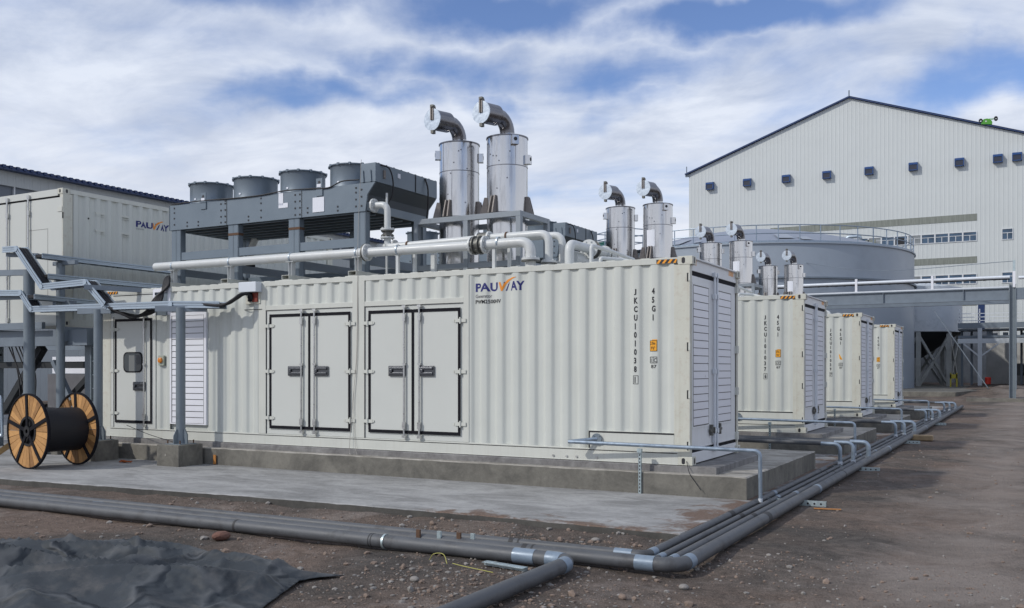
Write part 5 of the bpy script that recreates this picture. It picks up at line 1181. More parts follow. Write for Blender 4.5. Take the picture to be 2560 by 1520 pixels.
# ------------------------------------------------------------------ factory building far left
def factory():
    t = thing('factory_building', 'long building at the far left with a dark blue roof edge and a window band', 'building', (-32, 10, 0)); o = Vector((-32, 10, 0))
    y0, y1 = -6, 75
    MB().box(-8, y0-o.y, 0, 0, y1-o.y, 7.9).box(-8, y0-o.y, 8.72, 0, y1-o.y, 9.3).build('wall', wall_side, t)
    MB().box(-8, y0-o.y, 7.9, -.12, y1-o.y, 8.72).build('window_strip', mat('grey_window_strip', (.105, .125, .155), .35, var=.15, vscale=.8), t)
    m = MB(); y = y0
    while y < y1: m.box(-.14, y-o.y, 7.9, -.02, y-o.y+.05, 8.72); y += 1.15
    m.build('window_mullion', winframe, t)
    m = MB(); m.box(-.3, y0-o.y, 9.30, .35, y1-o.y, 9.44); y = y0
    while y < y1: m.box(.30, y-o.y, 9.36, .40, y-o.y+.14, 9.47); y += .3
    m.build('roof_edge', blue_trim, t)
    m = MB().add([(.4, y0-o.y, 9.44), (.4, y1-o.y, 9.44), (-16, y1-o.y, 11.2), (-16, y0-o.y, 11.2)], [(0,1,2,3)]); m.build('roof', blue_trim, t)
    m = MB().box(-.01, y0-o.y, 6.0, .06, 8.6-o.y+2.2, 7.55); m.build('door_opening', mat('deep_blue', (.006, .018, .045), .5), t)
factory()

# ------------------------------------------------------------------ warehouse with the gable
def warehouse():
    YG = 80; t = thing('warehouse_building', 'huge pale ribbed metal warehouse with a gable and small blue vents', 'building', (-10.7, YG, 0)); ox = 10.7
    xl, xa, xr = -26.2, -10.71, 5.0; ze, za = 21.1, 26.68; sr = (26.682-21.628)/(3.692+10.71); xr = 9.0; zr = za - sr*(xr-xa)
    vs = [(xl+ox, 0, 0), (xr+ox, 0, 0), (xr+ox, 0, zr), (xa+ox, 0, za), (xl+ox, 0, ze)]
    n = 5; D = 70; MB().add(vs + [(x, D, z) for x, _, z in vs], [(0,1,2,3,4), (9,8,7,6,5)] + [(i, (i+1) % n, n+(i+1) % n, n+i) for i in (0, 1, 4)]).build('wall', wall_m, t, smooth=0)
    m = MB(); m.bar((xl+ox-.35, -.1, ze-.02), (xa+ox, -.1, za+.08), .4, .13).bar((xa+ox, -.1, za+.08), (xr+ox, -.1, zr+.08), .4, .10); m.build('roof_trim', blue_trim, t)
    MB().add([(xl+ox-.4, -.2, ze+.0), (xa+ox, -.2, za+.12), (xa+ox, D, za+.12), (xl+ox-.4, D, ze+.0)], [(0,1,2,3)]).add([(xa+ox, -.2, za+.2), (xr+ox, -.2, zr+.2), (xr+ox, D, zr+.2), (xa+ox, D, za+.2)], [(0,1,2,3)]).build('roof', blue_trim, t)
    MB().cyl((xa+ox, 0, za), (xa+ox, 0, za+.75), .06, 8).build('lightning_rod', girder_m, t); MB().cyl((xl+ox-.25, 0, ze-.1), (xl+ox-.25, 0, ze+.8), .05, 8).box(xl+ox-.35, -.15, ze-.25, xl+ox-.0, .1, ze+.0).build('gutter_end', girder_m, t)
    for x in (-23.96, -20.21, -16.44, -12.67, -8.90, -5.12, -1.34, 1.69, 3.17):
        h = MB(); X = x+ox; a, b, z0, z1 = X-.36, X+.36, 19.28, 20.10
        h.add([(a, 0, z1), (b, 0, z1), (b, -.42, z1-.10), (a, -.42, z1-.10), (a, 0, z0), (b, 0, z0), (b, -.42, z0+.05), (a, -.42, z0+.05)], [(0,1,2,3), (0,3,7,4), (1,5,6,2)])
        h.box(a, -.44, z1-.28, b, -.41, z1-.10); ho = h.build('vent_hood', blue_vent, t, smooth=0)
        MB().box(a+.03, -.40, z0+.08, b-.03, -.38, z1-.28).build('vent_screen', vent_in, ho); MB().box(a-.02, -.43, z0+.02, a+.04, -.38, z1-.1).box(b-.04, -.43, z0+.02, b+.02, -.38, z1-.1).box(a, -.43, z0+.02, b, -.38, z0+.08).build('vent_frame', blue_vent, ho)
    XR = .047
    for (a, b, z0, z1) in ((-18.0, XR, 14.43, 15.04), (-18.0, XR, 10.70, 11.28), (-18.0, XR, 6.95, 7.5)): MB().box(a+ox, -.03, z0, b+ox, .05, z1).build('translucent_strip', skylt, t)
    for z0, z1 in ((12.62, 13.49), (8.85, 9.76)):
        for k in range(11):
            b = XR - 1.13*k; a = b-1.13; X0, X1 = a+ox, b+ox; w = .06
            f = MB().box(X0, -.06, z0, X1, .02, z0+w).box(X0, -.06, z1-w, X1, .02, z1).box(X0, -.06, z0+w, X0+w, .02, z1-w).box(X1-w, -.06, z0+w, X1, .02, z1-w).box(X0+w, -.05, z0+.52, X1-w, .02, z0+.56).box((X0+X1)/2-.025, -.05, z0+w, (X0+X1)/2+.025, .02, z0+.52)
            fo = f.build('window', winframe, t); MB().box(X0+w, -.02, z0+w, X1-w, .04, z1-w).build('pane', glass if k not in (4, 7) else mat('pale_glass', (.22, .24, .25), .3, var=.3, vscale=1.5), fo)
            if (k in (5,)): MB().box(X0+.1, -.075, z0+.1, X1-.3, -.05, z1-.2).build('open_sash', dark, fo)
    for z0, z1 in ((12.575, 13.57), (8.8, 9.78)):
        X0, X1 = 1.98+ox, 2.87+ox; w = .06; f = MB().box(X0, -.06, z0, X1, .02, z0+w).box(X0, -.06, z1-w, X1, .02, z1).box(X0, -.06, z0+w, X0+w, .02, z1-w).box(X1-w, -.06, z0+w, X1, .02, z1-w).box(X0+w, -.05, z0+.58, X1-w, .02, z0+.63).box((X0+X1)/2-.025, -.05, z0+w, (X0+X1)/2+.025, .02, z0+.58)
        fo = f.build('window', winframe, t); MB().box(X0+w, -.02, z0+w, X1-w, .04, z1-w).build('pane', glass, fo)
    X0 = -8.8+ox; fo = MB().box(X0-.45, -.05, 12.75, X0+.45, .02, 13.3).build('window', dark, t); MB().box(X0-.45, -.06, 12.95, X0+.45, -.05, 13.3).build('pane', skylt, fo)
    m = MB().tube(rnd([(-9.6+ox, .3, 12.6), (-9.6+ox, -.6, 13.0), (-9.55+ox, -.8, 13.6), (-10.9+ox, -.8, 13.6), (-10.95+ox, -.8, 12.6)], .5, 8), .16, 14); m.build('vent_pipe', galv, t)
warehouse()
t = thing('roof_winch', 'small bright green machine sitting on the right slope of the warehouse roof', 'machine', (.80, 79.8, 22.80), None, 0); t.scale = (.55, .55, .6)
MB().prism([(-.75, 0), (.75, -.2), (.85, .15), (.6, .55), (.1, .72), (-.35, .68), (-.72, .4)], 'y', -.3, .3).build('body', green_m, t); MB().ring((-.8, -.35, .5), (0, 1, 0), .30, .15, .7, 20).build('wheel', under_m, t); MB().ring((1.35, -.35, .62), (0, 1, 0), .28, .13, .7, 20).build('wheel', under_m, t); MB().bar((.3, 0, .5), (1.3, 0, .62), .08, .08).bar((.3, -.2, .65), (1.3, -.2, .66), .05, .05).build('arm', green_m, t); MB().box(-.15, -.31, .25, .05, -.30, .42).build('white_label', winframe, t)

# ------------------------------------------------------------------ big tank
def tank():
    cx, cy, Rr, z0, zt = -13.8, 56.7, 11.0, .05, 9.18
    t = thing('storage_tank', 'very large grey cylindrical storage tank with a railing and a shallow cone roof', 'tank', (cx, cy, z0)); h = zt-z0
    MB().tube([(0,0,0), (0,0,h*.33), (0,0,h*.66), (0,0,h)], Rr, 128, cap=False, radii=[Rr]*4).build('shell', tank_m, t)
    m = MB(); n = 128; vs = []; fs = []; rings = [(Rr+.05, h-.02), (Rr*.75, h+.85), (Rr*.5, h+1.55), (Rr*.25, h+2.05), (.4, h+2.3)]
    for (r_, z) in rings:
        for k in range(n): a = 2*PI*k/n; vs.append((r_*math.cos(a), r_*math.sin(a), z))
    for j in range(len(rings)-1):
        for k in range(n): fs.append((j*n+k, j*n+(k+1) % n, (j+1)*n+(k+1) % n, (j+1)*n+k))
    fs.append(tuple((len(rings)-1)*n+k for k in range(n))); m.add(vs, fs); m.build('cone_roof', tank_roof, t)
    for a0, a1, r0, r1 in ((-108, -102, 8.6, 10.3), (-97, -94.5, 9.6, 10.2), (-66, -60, 8.2, 9.8), (-58, -54, 9.2, 10.3)):
        v = []; 
        for r_, a in ((r0, a0), (r1, a0), (r1, a1), (r0, a1)): z = h-.02 + (Rr-r_)*.316*.98+.03; v.append((r_*math.cos(R(a)), r_*math.sin(R(a)), z+.06))
        MB().add(v, [(0,1,2,3)]).build('roof_patch', tank_patch, t)
    MB().ring((0,0,h-.06), (0,0,1), Rr+.10, Rr-.02, .08, 128).build('rim_ring', tank_m, t); MB().ring((0,0,6.95-z0), (0,0,1), Rr+.16, Rr-.02, .10, 128).build('wind_girder', girder_m, t)
    MB().ring((0,0,2.3), (0,0,1), Rr+.015, Rr-.02, .03, 128).build('weld_line', tank_patch, t)
    n = 52
    for k in range(n):
        a = 2*PI*(k+.3)/n
        if math.sin(a) > .75: continue
        MB().cyl(((Rr-.05)*math.cos(a), (Rr-.05)*math.sin(a), h-.02), ((Rr-.05)*math.cos(a), (Rr-.05)*math.sin(a), h+1.10), .035, 8).build('rail_post', galv_p, t)
    m = MB()
    for zz_ in (.58, 1.10): m.tube([((Rr-.05)*math.cos(2*PI*k/96), (Rr-.05)*math.sin(2*PI*k/96), h+zz_) for k in range(97)], .032, 8)
    m.ring((0,0,h), (0,0,1), Rr, Rr-.02, .13, 96)
    m.build('guard_rail', galv_p, t)
    # spiral stair and landing on the near left
    s_ = MB(); q = MB(); a0, a1 = R(-122), R(-68); ns = 44
    for k in range(ns+1):
        a = a0+(a1-a0)*k/ns; z = h-.1 - h*k/ns*1.0; c, s2_ = math.cos(a), math.sin(a)
        s_.bar(((Rr+.05)*c, (Rr+.05)*s2_, z), ((Rr+.85)*c, (Rr+.85)*s2_, z), .24, .04)
        if k % 4 == 0: q.cyl(((Rr+.85)*c, (Rr+.85)*s2_, z), ((Rr+.85)*c, (Rr+.85)*s2_, z+1.1), .028, 6)
    for dz in (0, .55, 1.1): q.tube([((Rr+.85)*math.cos(a0+(a1-a0)*k/ns), (Rr+.85)*math.sin(a0+(a1-a0)*k/ns), h-.1-h*k/ns+dz) for k in range(ns+1)], .03 if dz else .07, 8)
    s_.build('stair_treads', galv_p, t); q.build('stair_rail', galv_p, t)
    c = Vector((math.cos(R(-125)), math.sin(R(-125)), 0)); sd = Vector((-c.y, c.x, 0)); m = MB(); m.bar(c*(Rr-1.2)-sd*0+Vector((0,0,h+.02)), c*(Rr+1.3)+Vector((0,0,h+.02)), 3.4, .16); m.build('landing', under_m, t); m = MB()
    P4 = [c*(Rr-1.2)-sd*1.7, c*(Rr+1.3)-sd*1.7, c*(Rr+1.3)+sd*1.7, c*(Rr-1.2)+sd*1.7]
    for a, b in ((0, 1), (1, 2), (2, 3)):
        for k in range(4): p = P4[a].lerp(P4[b], k/3); m.cyl(p+Vector((0,0,h+.05)), p+Vector((0,0,h+1.5)), .04, 6)
        for dz in (.6, 1.05, 1.5): m.tube([P4[a]+Vector((0,0,h+dz)), P4[b]+Vector((0,0,h+dz))], .035, 6)
    m.build('landing_rail', galv_p, t)
    for s1 in (-1.6, 1.6): MB().bar(c*(Rr+1.2)+sd*s1+Vector((0,0,h)), c*(Rr+.02)+sd*s1+Vector((0,0,h-1.8)), .1, .1).build('landing_strut', girder_m, t)
    tag(MB().box(cx+c.x*(Rr+.3)-2.1, cy+c.y*(Rr+.3)+.2, zt+.2, cx+c.x*(Rr+.3)-1.3, cy+c.y*(Rr+.3)+.8, zt+.95).build('green_crate', mat('teal_plastic', (.01, .12, .10), .5)), 'small dark green crate on the landing of the big tank', 'crate')
tank()
o, tp = slab('concrete_foundation', [(-26, 45.0), (.5, 45.0), (2.8, 60), (2.8, 72), (-26, 72)], -.8, .05, slab_side, .05, .6, slab_side); tag(o, 'big concrete base under the grey storage tank', 'foundation')
def silo():
    cx, cy = -3.75, 67.3; Rr = 3.35; t = thing('storage_silo', 'smaller patchy grey silo standing on braced steel legs right of the big tank', 'silo', (cx, cy, -.2))
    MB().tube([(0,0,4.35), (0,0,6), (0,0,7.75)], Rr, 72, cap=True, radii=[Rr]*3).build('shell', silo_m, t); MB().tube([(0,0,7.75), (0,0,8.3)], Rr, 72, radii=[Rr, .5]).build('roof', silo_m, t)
    MB().tube([(0,0,4.30), (0,0,2.4)], Rr, 40, radii=[Rr*.97, .5]).build('hopper', under_m, t)
    for z in (6.55, 6.85): MB().ring((0,0,z), (0,0,1), Rr+.10, Rr-.02, .07, 72).build('band', girder_m, t)
    leg = mat('galvanised_leg', (.36, .375, .37), .5, .2, var=.2, vscale=1.5); A = [R(-170+45*k) for k in range(8)]; P = [Vector((math.cos(a)*(Rr-.25), math.sin(a)*(Rr-.25), 0)) for a in A]
    for p in P: MB().bar(p, p+Vector((0,0,4.4)), .34, .34).build('leg', leg, t)
    for k in range(8):
        a, b = P[k], P[(k+1) % 8]; MB().bar(a+Vector((0,0,.2)), b+Vector((0,0,4.1)), .17, .17).build('brace', leg, t); MB().bar(b+Vector((0,0,.2)), a+Vector((0,0,4.1)), .17, .17).build('brace', leg, t)
silo()
def bridge():
    Y = 43; t = thing('pipe_bridge', 'blue grey steel pipe bridge crossing behind the containers at the right', 'pipe bridge', (3.3, Y, -.25)); o = Vector((3.3, Y, -.25)); zc_ = 5.57
    def B(*a): return MB().box(a[0]-o.x, a[1]-o.y, a[2]-o.z, a[3]-o.x, a[4]-o.y, a[5]-o.z)
    for y in (Y, Y+3.2):
        b = B(-30, y-.12, 4.93, 3.16, y+.12, 4.97); b.box(-30-o.x, y-.12-o.y, 5.53-o.z, 3.16-o.x, y+.12-o.y, 5.57-o.z).box(-30-o.x, y-.02-o.y, 4.97-o.z, 3.16-o.x, y+.02-o.y, 5.53-o.z).build('girder', girder_m, t)
        c = B(3.17, y-.18, -.25, 3.20, y+.18, 5.75); c.box(3.46-o.x, y-.18-o.y, 0, 3.49-o.x, y+.18-o.y, 6.0).box(3.20-o.x, y-.015-o.y, 0, 3.46-o.x, y+.015-o.y, 6.0).box(3.0-o.x, y-.3-o.y, 0, 3.65-o.x, y+.3-o.y, .04).build('column', post_m if y == Y else girder_m, t)
        B(2.85, y-.5, -.7, 3.85, y+.5, -.23).build('footing', slab_side, t)
    g = MB()
    for k in range(8): g.box(-27+4*k-o.x, Y-.13-o.y, 4.97-o.z, -27+4*k+.03-o.x, Y-.02-o.y, 5.53-o.z)
    g.build('web_stiffener', girder_m, t)
    B(3.5, Y-.12, 4.95, 14, Y+.12, 5.55).build('girder', girder_m, t)
    B(-30, Y-.12, 5.58, 3.2, Y-.04, 5.65).build('edge_strip', galv_b, t)
    for x in (-24, -20, -16, -12.2, -8.3, -4.4, -.5, 3.4): B(x-.06, Y-.10, 5.58, x+.06, Y-.0, 6.36 if x < 3 else 6.42).build('pipe_post', louver_m, t)
    B(3.34, Y-.04, 6.42, 3.46, Y+.04, 7.0).build('mast', strut_m, t)
    MB().tube([Vector((-30, Y, 6.13))-o, Vector((3.2, Y, 6.13))-o], .085, 18).build('white_pipe', galv_b, t); MB().tube([Vector((3.6, Y, 6.08))-o, Vector((14, Y, 6.08))-o], .085, 18).build('white_pipe', galv_b, t)
    g = MB(); 
    for k in range(70): g.box(-30+.47*k-o.x, Y-.05-o.y, 5.98-o.z, -30+.47*k+.12-o.x, Y+.05-o.y, 6.04-o.z)
    g.box(-30-o.x, Y+.02-o.y, 6.0-o.z, 3.2-o.x, Y+.12-o.y, 6.05-o.z); g.build('cable_ladder', dark, t)
bridge()
tag(MB().tube(curve([(3.4, 43, 6.95), (-4, 46, 7.1), (-10, 48, 8.4)], 8), .018, 5).build('overhead_wire', girder_m), 'thin wire running from the bridge mast towards the big tank', 'wire')
def backplat():
    Y = 62; t = thing('steel_platform', 'grey steel pipe platform with white railing far behind the bridge column', 'platform', (1, Y, 0)); o = Vector((1, Y, 0))
    def B(nm, m, *a): return MB().box(a[0]-1, a[1]-Y, a[2], a[3]-1, a[4]-Y, a[5]).build(nm, m, t)
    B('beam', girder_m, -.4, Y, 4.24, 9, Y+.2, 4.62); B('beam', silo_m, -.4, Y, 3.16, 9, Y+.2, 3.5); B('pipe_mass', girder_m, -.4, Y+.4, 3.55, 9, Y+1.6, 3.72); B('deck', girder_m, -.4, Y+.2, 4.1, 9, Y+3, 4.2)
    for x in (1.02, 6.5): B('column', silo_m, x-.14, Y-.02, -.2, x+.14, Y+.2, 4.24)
    for x in (-.3, .35, 3.6): B('column', girder_m, x-.08, Y+3, -.2, x+.08, Y+3.2, 4.2)
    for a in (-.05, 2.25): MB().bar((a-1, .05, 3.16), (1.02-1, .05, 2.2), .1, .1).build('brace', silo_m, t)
    for z in (4.75, 5.0, 5.25): B('white_rail', galv_b, -.4, Y-.02, z, 9, Y+.04, z+.05)
    for x in (1.0, 4.6, -.3): B('rail_post', galv_b, x-.04, Y-.02, 4.6, x+.04, Y+.05, 5.6)
    B('dark_column', blue_trim, .75, Y+3.4, 4.3, 1.2, Y+3.8, 7.2)
    g = MB(); rr = random.Random(9)
    for k in range(14): a = rr.uniform(-.2, 6); g.box(a, .6, 3.7, a+rr.uniform(.2, .8), 1.4, 3.7+rr.uniform(.15, .45))
    g.build('pipe_fittings', girder_m, t)
backplat()
tag(MB().box(1.2, 68, -.4, 12, 68.4, 3.6).build('concrete_wall', conc_wall), 'stained old concrete wall behind the far steel platform', 'wall')
tag(MB().box(-6, 73, -.4, 2.0, 73.4, 5.0).build('concrete_wall', mat('dark_wall', (.30, .31, .32), .9, var=.3, vscale=1)), 'dark wall in the shade behind the silo legs', 'wall')
t = thing('red_drum', 'small red plastic drum standing far behind near the platform column', 'drum', (1.6, 60, .28)); t.scale = (.6, .6, .6); MB().tube([(0,0,0), (0,0,.05), (0,0,.75), (0,0,.82)], .3, 20, radii=[.27, .30, .32, .28]).build('barrel', red_m, t); MB().ring((0,0,.5), (0,0,1), .33, .30, .05, 20).build('hoop', red_m, t)
t = thing('yellow_barrier', 'small yellow barrier beside the silo legs', 'barrier', (-.6, 61, .06)); MB().box(-.25, 0, 0, -.15, .1, 1.0).box(.15, 0, 0, .25, .1, 1.0).box(-.25, 0, .6, .25, .1, .9).build('frame', mat('yellow_paint', (.40, .34, .03), .5), t)
tag(MB().bar((-1.15, 52, 5.0), (2.05, 52, -.1), .05, .05).build('scaffold_pole', girder_m), 'long thin pole leaning across behind the bridge', 'pole')
tag(MB().tube([(3.4, 66, 1.3), (3.9, 67.5, 1.3)], .45, 24).build('round_vessel', mat('dull_vessel', (.12, .12, .125), .6, .2)), 'round grey vessel in front of the far concrete wall', 'vessel')
t = thing('dark_building', 'dark blue building with white louvres at the right edge behind the bridge column', 'building', (5.6, 55, -.3)); MB().box(-1.2, 0, 0, 9, 12, 7.0).build('wall', mat('dark_blue_wall', (.02, .035, .055), .6, var=.3, vscale=.6), t)
for k in range(3): MB().box(-1.0, -.1, 5.0+.6*k, 2, 0, 5.12+.6*k).build('louvre', galv_b, t)
o, tp = slab('low_kerb', [(1.3, 40.0), (12, 39.6), (12, 40.1), (1.3, 40.5)], -.6, -.12, slab_side, .03, .5); tag(o, 'low broken concrete kerb in the soil in front of the bridge column', 'kerb')
t = thing('cardboard_box', 'open cardboard box on the foundation between the second and third containers', 'box', (-1.25, 14.35, -.1)); MB().box(-.3, -.2, 0, .3, .2, .36).build('carton', card, t); MB().box(-.02, -.205, 0, .04, -.2, .36).build('tape_strip', hblack, t)
tag(MB().box(1.46, 13.1, -.47, 1.98, 13.35, -.33).build('loose_brick', brick_m, bevel=.03), 'pale brick lying on the soil right of the pipes', 'brick')

# ------------------------------------------------------------------ tarpaulin
def inpoly(x, y, P):
    c = False; j = len(P)-1
    for i in range(len(P)):
        if (P[i][1] > y) != (P[j][1] > y) and x < (P[j][0]-P[i][0])*(y-P[i][1])/(P[j][1]-P[i][1]) + P[i][0]: c = not c
        j = i
    return c
def edge_d(x, y, P):
    d = 1e9; p = Vector((x, y))
    for i in range(len(P)):
        a = Vector(P[i]); b = Vector(P[(i+1) % len(P)]); ab = b-a; t_ = max(0, min(1, (p-a).dot(ab)/ab.dot(ab))); d = min(d, (p-(a+ab*t_)).length)
    return d
TP = [(-1.20, -5.98), (-1.55, -6.08), (-1.8, -6.02), (-2.1, -5.93), (-2.6, -5.97), (-2.9, -5.92), (-3.4, -5.80), (-3.9, -5.70), (-4.15, -5.90), (-4.45, -6.35), (-5.0, -6.95), (-5.6, -7.5), (-6.2, -8.2), (-6.2, -9.4), (-1.6, -9.4), (-.85, -8.2), (-.98, -7.3), (-1.22, -6.75), (-1.40, -6.35)]
def tarp():
    st = .028; X0, X1, Y0_, Y1_ = -6.3, -.7, -9.5, -5.4; idx = {}; vs = []; fs = []; nxx = int((X1-X0)/st); nyy = int((Y1_-Y0_)/st)
    def hh(x, y):
        d = edge_d(x, y, TP); e = min(1, d/.30); w = Vector((x*.8, y*.8, 3)); q = noise.noise(w)*.6
        def ridge(ax, ay, bx, by, wd, ht):
            a = Vector((ax, ay)); b = Vector((bx, by)); p = Vector((x+q*.16, y+noise.noise(Vector((x*1.3, y*1.3, 8)))*.12)); ab = b-a; t_ = max(0, min(1, (p-a).dot(ab)/ab.dot(ab))); dd = (p-(a+ab*t_)).length
            return ht*math.exp(-dd/(wd*.62))*(.35+.65*math.sin(PI*min(1, max(0, .12+t_*.8))))
        h = 0
        for rdg in ((-2.75, -6.25, -4.3, -6.9, .20, .13), (-2.75, -6.25, -1.9, -6.35, .15, .11), (-2.75, -6.25, -2.6, -7.4, .18, .10), (-3.95, -5.85, -3.0, -6.0, .12, .09), (-3.95, -5.85, -4.9, -7.0, .2, .12), (-3.4, -7.0, -5.5, -8.0, .2, .13), (-1.6, -6.7, -3.0, -8.0, .22, .09), (-4.4, -6.5, -3.3, -6.6, .09, .07), (-2.0, -7.0, -4.6, -8.8, .16, .12), (-1.75, -6.1, -1.6, -6.6, .06, .05), (-5.0, -7.4, -4.4, -8.6, .12, .10), (-2.3, -6.1, -2.0, -6.7, .08, .06), (-3.5, -6.2, -3.9, -7.2, .10, .07), (-2.2, -6.6, -3.4, -6.9, .08, .06), (-1.5, -6.5, -1.3, -7.4, .1, .05), (-3.0, -6.45, -4.6, -7.5, .05, .06), (-3.9, -6.1, -3.1, -6.35, .04, .05), (-2.5, -6.9, -1.5, -7.2, .05, .05), (-4.0, -6.6, -5.2, -7.2, .05, .06), (-2.9, -7.2, -3.6, -8.2, .05, .06), (-3.6, -5.85, -3.5, -6.3, .04, .04)): h = max(h, ridge(*rdg)) + .25*min(h, ridge(*rdg))
        
        wx, wy = x + .25*noise.noise(Vector((x, y, 11))), y + .25*noise.noise(Vector((x, y, 17)))
        r1 = max(0, 1-abs(noise.noise(Vector((wx*.5+wy*.4, wy*1.0-wx*.35, 20))))*2.6)**1.3; r2 = max(0, 1-abs(noise.noise(Vector((wx*1.7-wy*.8, wy*2.6, 33))))*3.4)**1.6; r3 = max(0, 1-abs(noise.noise(Vector((wx*4, wy*4+wx, 41))))*3.4)**1.5
        h = h*1.3 + .115*r1 + .008*r2 + .003*r3 + .015 + .012*noise.noise(Vector((x*2.4, y*2.4, 1))) + .003*noise.noise(Vector((x*9, y*9, 5)))
        return -.50 + .012 + h*(e**.6) + .02*noise.noise(Vector((x*.9, y*.9, 7)))
    bm = bmesh.new(); st = .034
    ol = []
    for i in range(len(TP)):
        a = Vector(TP[i]); b = Vector(TP[(i+1) % len(TP)]); n = max(1, int((b-a).length/.09))
        for k in range(n): p = a.lerp(b, k/n); ol.append((p.x+.03*noise.noise(Vector((p.x*3, p.y*3, 0))), p.y+.03*noise.noise(Vector((p.x*3, p.y*3, 4)))))
    bm.faces.new([bm.verts.new((x, y, 0)) for x, y in ol])
    for k in range(int((X1-X0)/st)): bmesh.ops.bisect_plane(bm, geom=bm.verts[:]+bm.edges[:]+bm.faces[:], plane_co=(X0+k*st, 0, 0), plane_no=(1, 0, 0))
    for k in range(int((Y1_-Y0_)/st)): bmesh.ops.bisect_plane(bm, geom=bm.verts[:]+bm.edges[:]+bm.faces[:], plane_co=(0, Y0_+k*st, 0), plane_no=(0, 1, 0))
    bm.verts.index_update()
    vs = [(v.co.x, v.co.y, max(hh(v.co.x, v.co.y), gz(v.co.x, v.co.y)+.006)) for v in bm.verts]; fs = [tuple(v.index for v in f.verts) for f in bm.faces]; bm.free()
    o = MB().add(vs, fs).build('tarpaulin', tarp_m, smooth=180); sm = o.modifiers.new('thick', 'SOLIDIFY'); sm.thickness = .006; sm.offset = 1
    tag(o, 'crumpled dark tarpaulin lying on the soil in the left foreground', 'tarpaulin')
tarp()

# ------------------------------------------------------------------ stones
def blob(mb, x, y, z, s, rr, flat=.7):
    ic = [(0,0,1),(.89,0,.45),(.28,.85,.45),(-.72,.53,.45),(-.72,-.53,.45),(.28,-.85,.45),(.72,.53,-.45),(-.28,.85,-.45),(-.89,0,-.45),(-.28,-.85,-.45),(.72,-.53,-.45),(0,0,-1)]
    F = [(0,1,2),(0,2,3),(0,3,4),(0,4,5),(0,5,1),(1,6,2),(2,7,3),(3,8,4),(4,9,5),(5,10,1),(2,6,7),(3,7,8),(4,8,9),(5,9,10),(1,10,6),(11,7,6),(11,8,7),(11,9,8),(11,10,9),(11,6,10)]
    a = rr.uniform(0, 6.28); c, sn = math.cos(a), math.sin(a); sx, sy, sz = rr.uniform(.7, 1.35), rr.uniform(.6, 1.1), flat*rr.uniform(.6, 1.1); vs = []
    for v in ic:
        k = rr.uniform(.78, 1.2); p = (v[0]*sx*k, v[1]*sy*k, v[2]*sz*k); vs.append((x+(p[0]*c-p[1]*sn)*s, y+(p[0]*sn+p[1]*c)*s, z+p[2]*s))
    mb.add(vs, F)
def free(x, y):                                               # soil that is not covered by concrete, pipes or the tarpaulin
    if x < .95 and y > -2.95: return False
    if inpoly(x, y, TP): return False
    return True
for nm, m_, seed, cnt in (('gravel', stone_a, 11, 4600), ('gravel', stone_b, 12, 2800)):
    mb = MB(); rr = random.Random(seed); n = 0
    while n < cnt:
        u = rr.random()
        if u < .5: x = rr.uniform(-7, 6); y = rr.uniform(-9.4, -3.0)
        elif u < .62: x = rr.gauss(-.6, 1.6); y = rr.gauss(-3.7, .35)
        elif u < .80: x = rr.gauss(.1, .9); y = rr.gauss(-5.9, .7)
        else: x = rr.uniform(1.45, 9); y = rr.uniform(-9, 12)
        if not free(x, y): continue
        s = min(.048, .0092*math.exp(rr.gauss(0, .58))); blob(mb, x, y, gz(x, y)+s*.2, s, rr); n += 1
    o = mb.build(nm, m_, smooth=0); o['kind'] = 'stuff'; o['label'] = 'loose %s gravel scattered over the soil' % ('brown' if seed == 11 else 'grey'); o['category'] = 'gravel'
rr = random.Random(21)
for k, (x, y, s, m_, lab) in enumerate([(-3.49, -5.22, .115, rock_red, 'reddish rock lying against the front pipe'), (-2.05, -3.32, .05, stone_a, 'pale stone near the pavement edge above the strut clips'), (-.55, -5.85, .055, stone_b, 'grey stone left of the branch pipe'), (1.55, -4.95, .06, stone_b, 'bluish grey stone below the taped pipe corner'), (1.25, -5.55, .05, stone_a, 'brown stone right of the branch pipe elbow'),
        (.05, -3.35, .05, stone_b, 'grey stone behind the pipes near the pavement edge'), (-.95, -5.45, .045, stone_a, 'small brown stone below the front pipe'), (2.35, -6.1, .05, stone_a, 'light brown stone in the right foreground'), (3.1, -7.4, .045, stone_b, 'grey stone at the lower right edge of the view'), (-4.9, -4.6, .04, stone_b, 'grey stone behind the front pipe at the left')]):
    mb = MB(); blob(mb, 0, 0, 0, s, rr, .8); o = mb.build('stone', m_, smooth=0, loc=(x, y, gz(x, y)+s*.4)); sb = o.modifiers.new('s', 'SUBSURF'); sb.levels = sb.render_levels = 1; tag(o, lab, 'stone')
tag(MB().tube(curve([(-.93, -5.05, -.49), (-.86, -5.08, -.42), (-.74, -5.10, -.41), (-.66, -5.16, -.48)], 8), .004, 6).tube(curve([(-.60, -5.16, -.47), (-.45, -5.2, -.475), (-.12, -5.24, -.49)], 6), .004, 6).build('yellow_wire', yellow_wire), 'thin yellow wire curling out of the soil below the front pipe', 'wire')
tag(MB().bar((-.35, -4.98, -.47), (.10, -5.02, -.48), .05, .035).bar((-.35, -5.0, -.455), (.10, -5.04, -.465), .09, .004).build('strut_end', strut_m), 'greenish strut end poking out below the front pipe', 'bracket')
tag(MB().bar((1.62, .15, -.49), (1.95, .22, -.49), .05, .01).build('orange_strip', mat('orange_tape', (.40, .17, .04), .7)), 'faded orange strip on the soil beside the nearest strut end', 'litter')

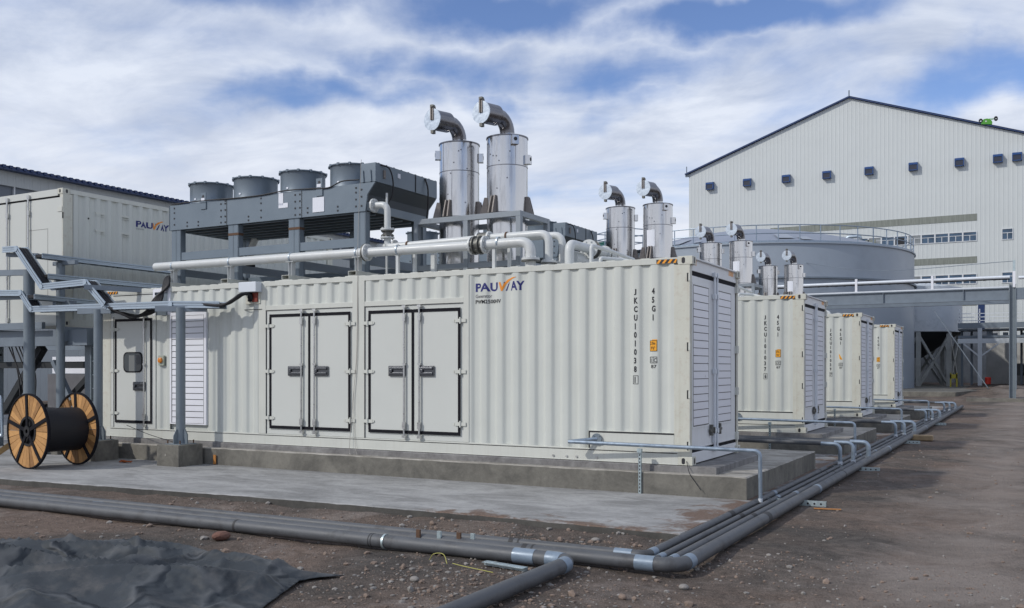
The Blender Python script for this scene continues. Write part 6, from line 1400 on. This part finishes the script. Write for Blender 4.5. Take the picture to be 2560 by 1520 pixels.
# ------------------------------------------------------------------ parts that are several pieces become one object per piece
def split_pieces(names):
    cache = {}
    for o in [o for o in bpy.data.objects if o.type == 'MESH' and o.parent and o.name.split('.')[0] in names and not o.children]:
        me = o.data
        if me.name not in cache:
            bm = bmesh.new(); bm.from_mesh(me); seen = set(); isl = []
            for f in bm.faces:
                if f.index in seen: continue
                st = [f]; seen.add(f.index); fs_ = []
                while st:
                    g = st.pop(); fs_.append(g)
                    for v in g.verts:
                        for h in v.link_faces:
                            if h.index not in seen: seen.add(h.index); st.append(h)
                cs = [v.co for g in fs_ for v in g.verts]; isl.append([[g.index for g in fs_], [min(c[i] for c in cs)-.002 for i in range(3)], [max(c[i] for c in cs)+.002 for i in range(3)]])
            merged = True
            while merged:
                merged = False
                for i in range(len(isl)):
                    for j in range(i+1, len(isl)):
                        a, b = isl[i], isl[j]
                        if all(a[1][k] <= b[2][k] and b[1][k] <= a[2][k] for k in range(3)):
                            isl[i] = [a[0]+b[0], [min(a[1][k], b[1][k]) for k in range(3)], [max(a[2][k], b[2][k]) for k in range(3)]]; isl.pop(j); merged = True; break
                    if merged: break
            out = []
            if len(isl) > 1:
                for fi, _, _ in isl:
                    keep = set(fi); b2 = bm.copy(); b2.faces.ensure_lookup_table()
                    bmesh.ops.delete(b2, geom=[f for f in b2.faces if f.index not in keep], context='FACES')
                    m2 = bpy.data.meshes.new(me.name.split('.')[0]); b2.to_mesh(m2); b2.free(); m2.materials.append(me.materials[0])
                    out.append(m2)
            bm.free(); cache[me.name] = out
        out = cache[me.name]
        if out:
            o.data = out[0]
            for m2 in out[1:]: c = o.copy(); c.data = m2; C.objects.link(c); c.parent = o.parent
split_pieces({'corner_post', 'corner_casting', 'side_rail', 'cross_rail', 'pipe_flange', 'valve', 'pipe_clamp', 'vent_cover', 'post_hinge_plate', 'post_notch', 'casting_slot', 'rail_bolt', 'anchor_bolt', 'door_frame', 'flap_hinge', 'power_cable', 'recess_edge_shade', 'pipe_elbow', 'meeting_seal', 'wall', 'girder', 'window_mullion_', 'joint_plate', 'frame_shadow_gap', 'door_surround', 'box_gusset'})
